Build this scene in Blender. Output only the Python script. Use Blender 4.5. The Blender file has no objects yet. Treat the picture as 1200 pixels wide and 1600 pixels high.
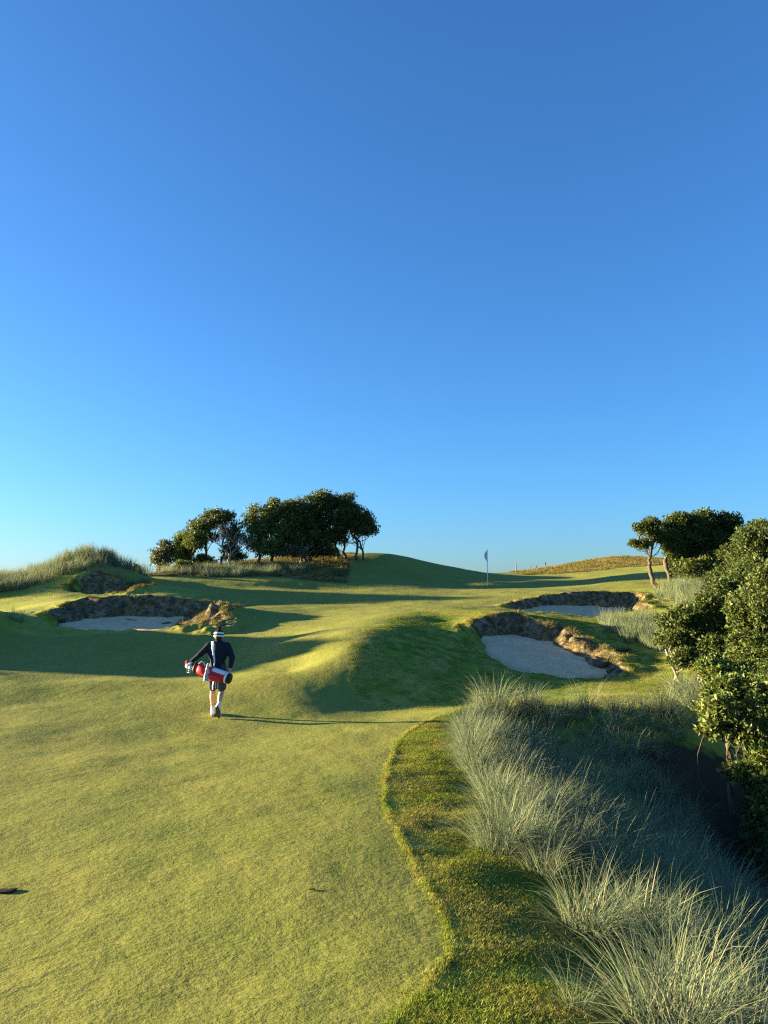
import bpy, bmesh, math, random
import numpy as np
from mathutils import Vector, Matrix, Euler

random.seed(7)
RNG = np.random.default_rng(11)
scene = bpy.context.scene
COL = scene.collection

# ------------------------------------------------------------------ camera
EYE = 2.4                       # eye height above the fairway in front (camera stands on a rise)
PITCH = math.radians(6.5)
cam_data = bpy.data.cameras.new("camera")
cam_data.sensor_fit = 'VERTICAL'
cam_data.sensor_height = 34.6
cam_data.sensor_width = 25.95
cam_data.lens = 25.95
cam_data.clip_start = 0.1
cam_data.clip_end = 5000
cam = bpy.data.objects.new("camera", cam_data)
cam.location = (0, 0, EYE)
cam.rotation_euler = (math.radians(90) + PITCH, 0, 0)
COL.objects.link(cam)
scene.camera = cam

# ------------------------------------------------------------------ sky + sun
SUN_EL = math.radians(7.8)
SUN_AZ = math.radians(11.0)     # how far beyond "straight left" the sun stands
sun_dir = Vector((-math.cos(SUN_AZ) * math.cos(SUN_EL), math.sin(SUN_AZ) * math.cos(SUN_EL), math.sin(SUN_EL)))
world = bpy.data.worlds.new("World")
scene.world = world
world.use_nodes = True
nt = world.node_tree
nt.nodes.clear()
sky = nt.nodes.new("ShaderNodeTexSky")
sky.sky_type = 'NISHITA'
sky.sun_disc = False
sky.sun_elevation = SUN_EL
sky.sun_rotation = math.atan2(sun_dir.x, sun_dir.y)
sky.altitude = 0
sky.air_density = 1.0
sky.dust_density = 0.7
sky.ozone_density = 5.8
hsv = nt.nodes.new("ShaderNodeHueSaturation")
hsv.inputs["Saturation"].default_value = 1.0
bg = nt.nodes.new("ShaderNodeBackground")
bg.inputs["Strength"].default_value = 0.059
wo = nt.nodes.new("ShaderNodeOutputWorld")
nt.links.new(sky.outputs[0], hsv.inputs["Color"])
nt.links.new(hsv.outputs[0], bg.inputs["Color"])
nt.links.new(bg.outputs[0], wo.inputs["Surface"])

sun_data = bpy.data.lights.new("sun", 'SUN')
sun_data.energy = 5.0
sun_data.angle = math.radians(0.55)
sun_data.color = (1.0, 0.80, 0.45)
sun = bpy.data.objects.new("sun", sun_data)
sun.rotation_euler = sun_dir.to_track_quat('Z', 'Y').to_euler()
sun.location = (-30, 10, 20)
COL.objects.link(sun)

scene.view_settings.view_transform = 'Standard'
scene.view_settings.look = 'None'
scene.view_settings.gamma = 1.0
scene.view_settings.use_curve_mapping = False
scene.view_settings.exposure = 2.70
scene.render.engine = 'CYCLES'
scene.cycles.use_denoising = False
scene.cycles.pixel_filter_type = 'BLACKMAN_HARRIS'
scene.cycles.filter_width = 1.25
scene.cycles.sample_clamp_indirect = 4.0
scene.cycles.max_bounces = 6
scene.cycles.diffuse_bounces = 4
scene.cycles.transparent_max_bounces = 4

# ------------------------------------------------------------------ helpers
F = 1200.0
def c(u, v, Y):
    """a point of the place: where the line of sight (u, v) stands Y metres down the hole"""
    xc, yc = (u - 600) / F, (800 - v) / F
    X, Yd, Z = xc, math.cos(PITCH) - yc * math.sin(PITCH), math.sin(PITCH) + yc * math.cos(PITCH)
    t = Y / Yd
    return (X * t, Y, EYE + Z * t)

def _hash(ix, iy, seed):
    h = (ix.astype(np.int64) * 374761393 + iy.astype(np.int64) * 668265263 + seed * 1442695041) & 0xffffffff
    h = ((h ^ (h >> 13)) * 1274126177) & 0xffffffff
    h = h ^ (h >> 16)
    return (h & 0xffffff) / float(0xffffff)
def vnoise(x, y, seed=0):
    ix, iy = np.floor(x), np.floor(y)
    fx, fy = x - ix, y - iy
    fx = fx * fx * fx * (fx * (fx * 6 - 15) + 10); fy = fy * fy * fy * (fy * (fy * 6 - 15) + 10)
    a, b = _hash(ix, iy, seed), _hash(ix + 1, iy, seed)
    d, e = _hash(ix, iy + 1, seed), _hash(ix + 1, iy + 1, seed)
    return (a * (1 - fx) + b * fx) * (1 - fy) + (d * (1 - fx) + e * fx) * fy * 1.0 - 0.5
def fbm(x, y, seed=0, octs=4, gain=0.5):
    s, a = 0, 1.0
    for o in range(octs):
        s = s + a * vnoise(x * 2 ** o + 17.3 * o, y * 2 ** o - 9.1 * o, seed + o)
        a *= gain
    return s
def sstep(a, b, x):
    t = np.clip((x - a) / (b - a), 0, 1)
    return t * t * (3 - 2 * t)

def tag(o, label=None, cat=None, group=None, kind=None):
    if label: o["label"] = label
    if cat: o["category"] = cat
    if group: o["group"] = group
    if kind: o["kind"] = kind
    return o
def link(o, parent=None):
    COL.objects.link(o)
    if parent is not None: o.parent = parent
    return o
def mesh_np(name, V, faces_tri=None, faces_quad=None, smooth=True):
    """mesh from numpy arrays"""
    me = bpy.data.meshes.new(name)
    V = np.asarray(V, dtype=np.float32)
    loops, starts, totals = [], [], []
    n = 0
    for Fc, k in ((faces_tri, 3), (faces_quad, 4)):
        if Fc is None or len(Fc) == 0: continue
        Fc = np.asarray(Fc, dtype=np.int32)
        loops.append(Fc.ravel()); starts.append(n + np.arange(len(Fc)) * k); totals.append(np.full(len(Fc), k)); n += Fc.size
    loops = np.concatenate(loops); starts = np.concatenate(starts)
    me.vertices.add(len(V)); me.vertices.foreach_set("co", V.ravel())
    me.loops.add(len(loops)); me.loops.foreach_set("vertex_index", loops)
    me.polygons.add(len(starts)); me.polygons.foreach_set("loop_start", starts.astype(np.int32))
    me.update(calc_edges=True)
    me.polygons.foreach_set("use_smooth", np.full(len(starts), smooth))
    me.validate()
    return me
def obj(name, me, mat=None, parent=None, loc=None):
    o = bpy.data.objects.new(name, me)
    if mat is not None and hasattr(me, "materials") and len(me.materials) == 0: me.materials.append(mat)
    if loc is not None: o.location = loc
    return link(o, parent)
def empty(name, loc, rz=0):
    o = bpy.data.objects.new(name, None)
    o.empty_display_size = 0.2
    o.location = loc; o.rotation_euler = (0, 0, rz)
    return link(o)
# ------------------------------------------------------------------ materials
MATS = {}
class NB:
    """small node builder"""
    def __init__(s, name):
        s.m = bpy.data.materials.new(name); s.m.use_nodes = True
        s.t = s.m.node_tree; s.t.nodes.clear()
        s.out = s.t.nodes.new("ShaderNodeOutputMaterial")
        MATS[name] = s.m
    def n(s, typ, **kw):
        nd = s.t.nodes.new(typ)
        for k, v in kw.items():
            if k.startswith("i_"):
                nd.inputs[k[2:].replace("_", " ")].default_value = v
            else: setattr(nd, k, v)
        return nd
    def l(s, a, b): s.t.links.new(a, b)
    def pos(s):
        if not hasattr(s, "_pos"): s._pos = s.n("ShaderNodeNewGeometry")
        return s._pos.outputs["Position"]
    def noise(s, scale, detail=3, rough=0.55, vec=None, stretch=None, out="Fac"):
        nd = s.n("ShaderNodeTexNoise")
        nd.inputs["Scale"].default_value = scale; nd.inputs["Detail"].default_value = detail
        nd.inputs["Roughness"].default_value = rough
        v = vec or s.pos()
        if stretch:
            mp = s.n("ShaderNodeMapping"); mp.inputs["Scale"].default_value = stretch
            s.l(v, mp.inputs["Vector"]); v = mp.outputs[0]
        s.l(v, nd.inputs["Vector"])
        return nd.outputs[out]
    def ramp(s, fac, stops, interp='LINEAR'):
        r = s.n("ShaderNodeValToRGB"); cr = r.color_ramp; cr.interpolation = interp
        while len(cr.elements) < len(stops): cr.elements.new(0.5)
        for e, (p, col) in zip(cr.elements, stops):
            e.position = p
            e.color = (col, col, col, 1) if isinstance(col, (int, float)) else (*col, 1)
        s.l(fac, r.inputs[0]); return r.outputs[0]
    def mix(s, fac, a, b, mode='MIX'):
        m = s.n("ShaderNodeMix", data_type='RGBA', blend_type=mode)
        for sock, v in ((m.inputs[0], fac), (m.inputs[6], a), (m.inputs[7], b)):
            if isinstance(v, (int, float)): sock.default_value = v
            elif isinstance(v, tuple): sock.default_value = (*v, 1)
            else: s.l(v, sock)
        return m.outputs[2]
    def math(s, op, a, b=None):
        m = s.n("ShaderNodeMath", operation=op)
        for sock, v in ((m.inputs[0], a), (m.inputs[1], b)):
            if v is None: continue
            if isinstance(v, (int, float)): sock.default_value = v
            else: s.l(v, sock)
        return m.outputs[0]
    def attr(s, name):
        a = s.n("ShaderNodeAttribute", attribute_name=name); return a.outputs["Fac"]
    def island(s):
        if not hasattr(s, "_g2"): s._g2 = s.n("ShaderNodeNewGeometry")
        return s._g2.outputs["Random Per Island"]
    def surf(s, col, rough=0.8, spec=0.2, bump=None, translucent=0, tcol=None, sheen=0):
        p = s.n("ShaderNodeBsdfPrincipled")
        if isinstance(col, tuple): p.inputs["Base Color"].default_value = (*col, 1)
        else: s.l(col, p.inputs["Base Color"])
        if isinstance(rough, (int, float)): p.inputs["Roughness"].default_value = rough
        else: s.l(rough, p.inputs["Roughness"])
        p.inputs["Specular IOR Level"].default_value = spec
        if bump: s.l(bump, p.inputs["Normal"])
        res = p.outputs[0]
        if translucent:
            t = s.n("ShaderNodeBsdfTranslucent")
            tc = tcol if tcol is not None else col
            if isinstance(tc, tuple): t.inputs["Color"].default_value = (*tc, 1)
            else: s.l(tc, t.inputs["Color"])
            mx = s.n("ShaderNodeMixShader"); mx.inputs[0].default_value = translucent
            s.l(res, mx.inputs[1]); s.l(t.outputs[0], mx.inputs[2]); res = mx.outputs[0]
        s.l(res, s.out.inputs["Surface"]); return s.m
    def bump(s, h, strength=0.5, dist=0.02, normal=None):
        b = s.n("ShaderNodeBump"); b.inputs["Strength"].default_value = strength; b.inputs["Distance"].default_value = dist
        s.l(h, b.inputs["Height"])
        if normal: s.l(normal, b.inputs["Normal"])
        return b.outputs[0]

def plain(name, col, rough=0.7, spec=0.3, var=0.15, scale=30):
    b = NB(name)
    nz = b.noise(scale, 3)
    cc = b.mix(nz, tuple(x * (1 - var) for x in col), tuple(min(1, x * (1 + var)) for x in col))
    return b.surf(cc, rough, spec)

FW_A, FW_B, FW_C = (0.158, 0.188, 0.030), (0.225, 0.220, 0.043), (0.110, 0.146, 0.022)
def fairway_color(b):
    big = b.ramp(b.noise(0.55, 4), [(0.36, FW_A), (0.62, FW_B)])
    mid = b.ramp(b.noise(3.2, 4, 0.65, stretch=(1, 0.55, 1)), [(0.38, 0.0), (0.72, 0.55)])
    col = b.mix(mid, big, FW_C)
    fine = b.ramp(b.noise(22, 3, 0.7, stretch=(0.7, 1.0, 1)), [(0.40, 0.0), (0.68, 0.6)])
    col = b.mix(fine, col, (0.29, 0.275, 0.075))
    return col
RG_A, RG_B, RG_C = (0.195, 0.250, 0.032), (0.320, 0.295, 0.068), (0.130, 0.170, 0.026)
def rough_color(b):
    big = b.ramp(b.noise(0.9, 4), [(0.40, RG_A), (0.60, RG_B)])
    mid = b.ramp(b.noise(5, 4, 0.65), [(0.40, 0.0), (0.66, 0.55)])
    return b.mix(mid, big, RG_C)
def dry_color(b):
    big = b.ramp(b.noise(0.8, 5, 0.6), [(0.36, (0.32, 0.245, 0.085)), (0.50, (0.22, 0.19, 0.06)), (0.66, (0.13, 0.135, 0.04))])
    return b.mix(b.ramp(b.noise(7, 4, 0.7), [(0.42, 0.0), (0.66, 0.6)]), big, (0.10, 0.09, 0.04))

def make_ground():
    b = NB("ground_turf")
    jag = b.noise(6, 4, 0.7)
    def mask(name, w=0.5):
        a = b.math('ADD', b.attr(name), b.math('MULTIPLY', b.math('SUBTRACT', jag, 0.5), w))
        return b.ramp(a, [(0.38, 0.0), (0.62, 1.0)])
    col = b.mix(mask("rough"), fairway_color(b), rough_color(b))
    col = b.mix(mask("dry", 0.9), col, dry_color(b))
    # eroded dirt and roots in the bunker faces
    strat = b.noise(3.6, 6, 0.75, stretch=(1, 1, 1.3))
    dirt = b.ramp(strat, [(0.36, (0.045, 0.038, 0.027)), (0.50, (0.125, 0.100, 0.064)), (0.60, (0.29, 0.235, 0.155)), (0.74, (0.48, 0.41, 0.30))])
    tus = b.ramp(b.noise(5.5, 4, 0.7), [(0.50, 0.0), (0.60, 0.85)])
    dirt = b.mix(tus, dirt, (0.27, 0.19, 0.065))
    wm = mask("wall", 0.55)
    col = b.mix(wm, col, dirt)
    # near-black ground colour that deepens the shade on the ravine floor
    col = b.mix(mask("hollow_shade", 0.7), col, (0.045, 0.038, 0.024))
    h1 = b.noise(26, 4, 0.75, stretch=(0.8, 1, 1))
    h2 = b.noise(7, 4, 0.7)
    h = b.math('ADD', b.math('MULTIPLY', h1, 0.35), b.math('MULTIPLY', h2, 0.9))
    hw = b.noise(11, 6, 0.75, stretch=(1, 1, 1.2))
    nb = b.bump(h, 0.32, 0.05)
    bw = b.n("ShaderNodeBump"); bw.inputs["Distance"].default_value = 0.09
    b.l(hw, bw.inputs["Height"]); b.l(wm, bw.inputs["Strength"]); b.l(nb, bw.inputs["Normal"])
    return b.surf(col, 0.9, 0.08, bump=bw.outputs[0])
make_ground()

def make_sand():
    b = NB("bunker_sand")
    col = b.ramp(b.noise(2.2, 5, 0.65), [(0.32, (0.58, 0.41, 0.235)), (0.66, (0.70, 0.50, 0.295))])
    col = b.mix(b.ramp(b.noise(60, 2), [(0.55, 0.0), (0.75, 0.5)]), col, (0.40, 0.31, 0.20))
    rake = b.noise(5, 3, 0.6, stretch=(0.5, 2.2, 1))
    h = b.math('ADD', rake, b.math('MULTIPLY', b.noise(40, 3), 0.2))
    return b.surf(col, 0.95, 0.1, bump=b.bump(h, 0.6, 0.06))
make_sand()

def make_blade(name, fn=None, ramp=None, tr=0.25, bright=1.0, spec=0.25, rough=0.55, dark=0.6, light=1.35):
    b = NB(name)
    base = fn(b) if fn else b.ramp(b.island(), ramp)
    if fn:
        v = b.ramp(b.island(), [(0.0, dark), (0.6, 1.0), (1.0, light)])
        base = b.mix(1.0, base, v, 'MULTIPLY')
    return b.surf(base, rough, spec, translucent=tr)
make_blade("fairway_blade", fairway_color, tr=0.3, spec=0.1, rough=0.75, dark=.75, light=1.22)
make_blade("rough_blade", rough_color, tr=0.35, spec=0.1, rough=0.75, dark=.8, light=1.6)
make_blade("dry_blade", dry_color, tr=0.25, spec=0.08, rough=0.8, light=1.5)
make_blade("marram_blade", None, [(0.0, (0.095, 0.140, 0.075)), (0.35, (0.155, 0.203, 0.107)), (0.70, (0.212, 0.252, 0.132)), (0.88, (0.31, 0.32, 0.17)), (0.96, (0.40, 0.36, 0.20)), (1.0, (0.30, 0.23, 0.12))], tr=0.35, spec=0.3, rough=0.55)
def leafmat(name, ramp, tr=0.22, spec=0.45, rough=0.42):
    b = NB(name)
    patch = b.noise(1.1, 3)
    base = b.mix(b.ramp(patch, [(0.40, 0.0), (0.65, 0.55)]), b.ramp(b.island(), ramp), (0.085, 0.10, 0.024))
    return b.surf(base, rough, spec, translucent=tr, tcol=b.mix(0.5, base, (0.16, 0.18, 0.02)))
leafmat("scrub_leaf_dark", [(0.0, (0.022, 0.042, 0.012)), (0.6, (0.045, 0.075, 0.020)), (1.0, (0.085, 0.115, 0.030))], tr=0.18, spec=0.2, rough=.5)
leafmat("scrub_leaf_bright", [(0.0, (0.040, 0.070, 0.015)), (0.5, (0.085, 0.130, 0.026)), (1.0, (0.165, 0.200, 0.048))], tr=0.25, spec=0.22, rough=.5)
leafmat("scrub_leaf_mid", [(0.0, (0.030, 0.055, 0.013)), (0.6, (0.062, 0.098, 0.022)), (1.0, (0.115, 0.145, 0.036))], tr=0.2, spec=0.2, rough=.5)
leafmat("scrub_leaf_grey", [(0.0, (0.06, 0.075, 0.045)), (0.6, (0.11, 0.125, 0.075)), (1.0, (0.18, 0.18, 0.11))], tr=0.15, spec=0.3)
def barkmat(name, a, bcol):
    b = NB(name)
    nz = b.noise(9, 5, 0.7, stretch=(1, 1, 0.25))
    return b.surf(b.ramp(nz, [(0.3, a), (0.7, bcol)]), 0.9, 0.15, bump=b.bump(nz, 0.8, 0.03))
barkmat("bark", (0.05, 0.038, 0.028), (0.15, 0.118, 0.09))
barkmat("dead_wood", (0.16, 0.13, 0.11), (0.36, 0.31, 0.27))
barkmat("post_wood", (0.10, 0.075, 0.055), (0.26, 0.21, 0.16))
plain("flag_cloth", (0.58, 0.63, 0.74), 0.8, 0.1, 0.1, 6)  # white cloth; the bluish grey is shade put into its colour
plain("white_paint", (0.80, 0.80, 0.78), 0.4, 0.4, 0.03)
plain("soil", (0.045, 0.032, 0.022), 0.95, 0.05, 0.4, 60)
b = NB("clod"); nz = b.noise(6, 5, 0.7)
b.surf(b.ramp(nz, [(0.3, (0.05, 0.042, 0.028)), (0.55, (0.13, 0.105, 0.06)), (0.75, (0.26, 0.215, 0.15))]), 0.95, 0.1, bump=b.bump(nz, 0.8, 0.05))
# ------------------------------------------------------------------ terrain
CP = []
def add(*pts): CP.extend(pts)
# near fairway, the shoulder on its right and the ravine beyond that
add((-30,-4,0.9),(-14,-2,.7),(-6,-2,.8),(0,-2,.85),(4,-2,.3),(9,-2,-1),(18,-2,-2.5),
    (-14,2,.35),(-6,2,.3),(0,2,.32),(2,2,-.05),(4,2,-.9),(8,2,-2.4),(18,3,-3.4),
    (-14,5,.08),(-8,5,0),(-4,5,0),(-1,5,.0),(.4,5,0),(1.3,5,-.02),(2,5,-.32),(3,5,-.65),(3.9,5,-1.05),(5,5,-2.1),(7,5,-3.0),(12,6,-3.5),(20,8,-3.4),
    (-20,9,.15),(-12,9,.03),(-8,9,0),(-5,9,0),(-2,9,.02),(-.3,9,.03),(.6,9,-.02),(1.4,9,-.03),(2.1,9,-.32),(3.1,9,-.66),(4.1,9,-1.15),(5.2,9,-2.3),(9,9,-3),(14,10,-3),
    (-11,12.8,.10),(-8,12.8,.09),(-5,13,0),(-2,13,0),(0,13,.05),(1,13,.08),(1.7,13,.04),(2.4,13,-.25),(3.4,13,-.5),(4.6,13,-.75),(5.4,12.6,-1.5),(6.5,12.6,-2.2),(8,13,-2.4),(14,14,-2.3))
add((.7,14.5,.09),(1.95,15.9,.22),(3.4,16.2,.20),(5,16.4,.20),(6.3,16.5,.20),(2.4,14.8,-.10),(4,14.8,-.28),(5.3,14.2,-.5),(6.3,15,-.4),(8.2,15.5,-1.0),
    (.1,17.4,-.03),(1.5,17.8,-.04),(3,18,.10),(4.6,18,.2),(6.3,18,.25),(8.5,17.5,-.3),(10.5,17,-1))
# right bunker surrounds and the mound left of it
add(c(850,1064,19.6), c(770,1024,21.8), c(940,1064,19.8), c(1000,1062,20), c(1040,1040,21.5),
    c(545,1043,19.1), c(556,1014,20.4), c(575,998,21.4), c(610,978,23.8), c(640,962,26.6), c(650,955,29), c(560,1096,17.6), c(500,1013,20.9), c(480,1043,19.3), c(430,1045,19.4), c(500,1000,22.2), c(575,1057,18.9), c(588,1022,20.4), c(608,1005,21.4), c(640,985,23.8),
    c(610,1062,18.8), c(680,1078,18.4), c(735,1068,19.4), c(640,1036,20.2), c(700,1040,20.4), c(690,1015,22.2), c(700,992,24.2), c(740,987,24.1), c(700,972,26.5), c(735,967,26.4), c(700,958,28),
    c(860,978,25.7), c(800,960,26.5), c(910,1008,23.7), c(952,1046,21.5), c(830,962,28.4), c(930,988,26), c(900,968,29.5), c(980,1000,25), c(1000,970,29), c(1040,990,26),
    c(820,948,32.2), c(850,938,34.3), c(920,928,35.5), c(1002,930,35.6), c(920,925,38), c(1010,948,33.5), c(930,968,31.0), c(1060,930,34), c(1100,960,28), c(1100,1040,20.5))
add((11,20,.4),(13,25,1.0),(15,30,1.8),(18,36,2.6),(24,30,1.2),(24,20,-1),(30,40,2.5),(28,12,-3),(34,-2,-4))
# slope up to the green
add(c(300,1000,25),c(150,1002,25.3),c(0,995,25.8),c(450,1003,22.5),c(300,1060,19.8),c(450,1060,19.6),c(100,1060,19.9),c(0,1062,19.5),
    c(300,1118,15.9),c(450,1112,16.3),c(100,1112,16),c(-80,1110,16),c(-100,1060,19.8),c(380,1030,22.3),c(200,1030,22.4),
    c(450,962,30.5),c(370,957,30.6),c(560,955,32),c(450,948,34),c(600,944,35),c(340,944,34.5),c(520,980,25.4),c(400,982,27.3))
add(c(450,930,38.5),c(330,922,39.5),c(600,926,39.5),c(700,930,38),c(760,913,48),c(850,916,45),c(950,906,46),c(1010,901,45),c(900,924,38),c(560,914,45),
    c(350,899,46),c(480,893,48),c(400,905,43.5),c(260,903,43.5),c(620,906,49),c(700,908,50))
# far mound, saddle and the right hill
add(c(570,867,54.5),c(530,871,53.5),c(495,883,51),c(620,868,55.5),c(650,890,52),c(680,881,56.5),c(720,888.5,57),c(800,898,58),c(850,896,58.5),c(900,880,65),c(940,873,67),c(1000,871,67),c(1080,878,62),c(1160,880,60),
    c(560,890,50), c(880,902,54), c(960,890,56),
    c(450,878,51),c(380,887,48.5),c(290,894,46.5),c(240,896,45.5))
add((-12,66,4.0),(0,68,3.8),(10,76,3.2),(22,80,3.5),(34,70,3),(-26,70,3),(-30,55,3.2),(-45,40,3),(45,50,2),(50,20,-1),(-45,10,1),(-45,-4,1),(0,100,0),(40,100,0),(-40,100,0))
# left dunes: a near ridge mostly outside the frame and the peak behind the upper bunker
add((-14,26.6,2.25),(-17,25.8,3.0),(-20,25.6,3.7),(-26,26.2,4.7),(-34,27.5,5.2),(-17,24.4,1.7),(-21,24,2.3),(-16,22.2,.95),(-22,21.5,1.3),(-22,18,.6),(-26,23.6,2.0),(-32,24,1.7),(-32,20,1.2),(-40,24,1.9),
    (-17,29.2,1.8),(-22,29.6,1.9),(-30,31,2.0),(-17,33.5,2.1),(-24,35,2.5),
    c(150,876,40),c(60,905,38.5),c(0,920,37),c(186,890,40.3),c(100,884,40),c(-60,916,37.5),(-26,39.5,3.3),(-34,40,3.5),(-20,44,2.9),(-15.5,43.2,3.2),(-26,50,2.8),c(225,902,41.2),c(205,906,39.2),c(245,915,37.5),
    c(60,957,29.5),c(120,936,31.3),c(200,933,31.8),c(262,932,31.9),c(120,934,34),c(200,930,35),c(262,928,35),c(344,965,29.0),c(300,947,30.4),c(330,961,29.6),c(290,942,31.6),c(320,945,32.8),c(20,962,28),c(90,930,34.6),c(60,922,36))
CP = np.array(CP, dtype=float)
def tps_fit(P, smooth=0.004):
    n = len(P); s = 10.0
    x = P[:, :2] / s
    d2 = ((x[:, None] - x[None]) ** 2).sum(-1)
    K = np.where(d2 > 0, 0.5 * d2 * np.log(np.maximum(d2, 1e-12)), 0) + smooth * np.eye(n)
    A = np.zeros((n + 3, n + 3)); A[:n, :n] = K
    Q = np.c_[np.ones(n), x]; A[:n, n:] = Q; A[n:, :n] = Q.T
    w = np.linalg.solve(A, np.r_[P[:, 2], 0, 0, 0])
    return x, w, s
_tx, _tw, _ts = tps_fit(CP)
def tps(x, y):
    sh = x.shape; x = x.ravel() / _ts; y = y.ravel() / _ts
    out = np.empty_like(x)
    for i in range(0, len(x), 20000):
        a, b_ = x[i:i+20000, None], y[i:i+20000, None]
        d2 = (a - _tx[:, 0]) ** 2 + (b_ - _tx[:, 1]) ** 2
        np.maximum(d2, 1e-12, out=d2)
        out[i:i+20000] = (0.5 * d2 * np.log(d2)) @ _tw[:-3] + _tw[-3] + _tw[-2] * a[:, 0] + _tw[-1] * b_[:, 0]
    return out.reshape(sh)

# bunkers: plan outline from points on the sand edge; wall width on the back and on the front
def poly(pts): return np.array([p[:2] for p in pts])
def plane(pts):
    P = np.array(pts); A = np.c_[P[:, :2], np.ones(len(P))]
    return np.linalg.lstsq(A, P[:, 2], rcond=None)[0]
BUNKERS = []
def bunker(name, pts, wback, wfront, wright=None, back_dir=(0, 1)):
    BUNKERS.append(dict(name=name, poly=poly(pts), plane=plane(pts), wb=wback, wf=wfront, wr=wright or wback, bd=np.array(back_dir) / np.hypot(*back_dir)))
bunker("near_right", [c(762,1002,25.0),c(800,999,25.3),c(850,1005,24.8),c(895,1030,23.0),c(930,1058,21.4),c(890,1059,21.0),c(850,1054,21.2),c(805,1039,22.0),c(772,1019,23.4)], 0.7, 1.3, 0.8, (.45, 1))
bunker("far_right", [c(818,955,32.3),c(850,953,33.6),c(920,950,34.6),c(972,953,34.6),c(985,961,33),c(920,966,32.2),c(865,964,32.2)], 0.6, 1.0, 0.9)
bunker("near_left", [c(105,977,28.9),c(130,970,29.8),c(165,968,30.1),c(272,967,30.2),c(262,984,28.3),c(240,989,27.5),c(150,986,27.8),c(120,983,28.1)], 0.7, 1.2, 2.3)
bunker("far_left", [c(128,938,36.2),c(145,931,37.3),c(172,931,37.4),c(180,936,36.5),c(160,939,35.8)], 0.5, 0.8, 1.5)

def sdist(poly, x, y):
    """signed distance to the outline (negative inside) and the outward direction"""
    d2 = np.full(x.shape, 1e9); inside = np.zeros(x.shape, bool)
    nx = np.zeros(x.shape); ny = np.zeros(x.shape)
    n = len(poly)
    for i in range(n):
        (x0, y0), (x1, y1) = poly[i], poly[(i + 1) % n]
        ex, ey = x1 - x0, y1 - y0
        t = np.clip(((x - x0) * ex + (y - y0) * ey) / (ex * ex + ey * ey), 0, 1)
        px, py = x - x0 - t * ex, y - y0 - t * ey
        q = px * px + py * py
        m = q < d2
        d2 = np.where(m, q, d2); nx = np.where(m, px, nx); ny = np.where(m, py, ny)
        cr = (y0 > y) != (y1 > y)
        xi = (x1 - x0) * (y - y0) / ((y1 - y0) if y1 != y0 else 1e-9) + x0
        inside ^= cr & (x < xi)
    d = np.sqrt(d2); l = np.maximum(d, 1e-6) * np.where(inside, -1.0, 1.0)
    return np.where(inside, -d, d), nx / l, ny / l

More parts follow.
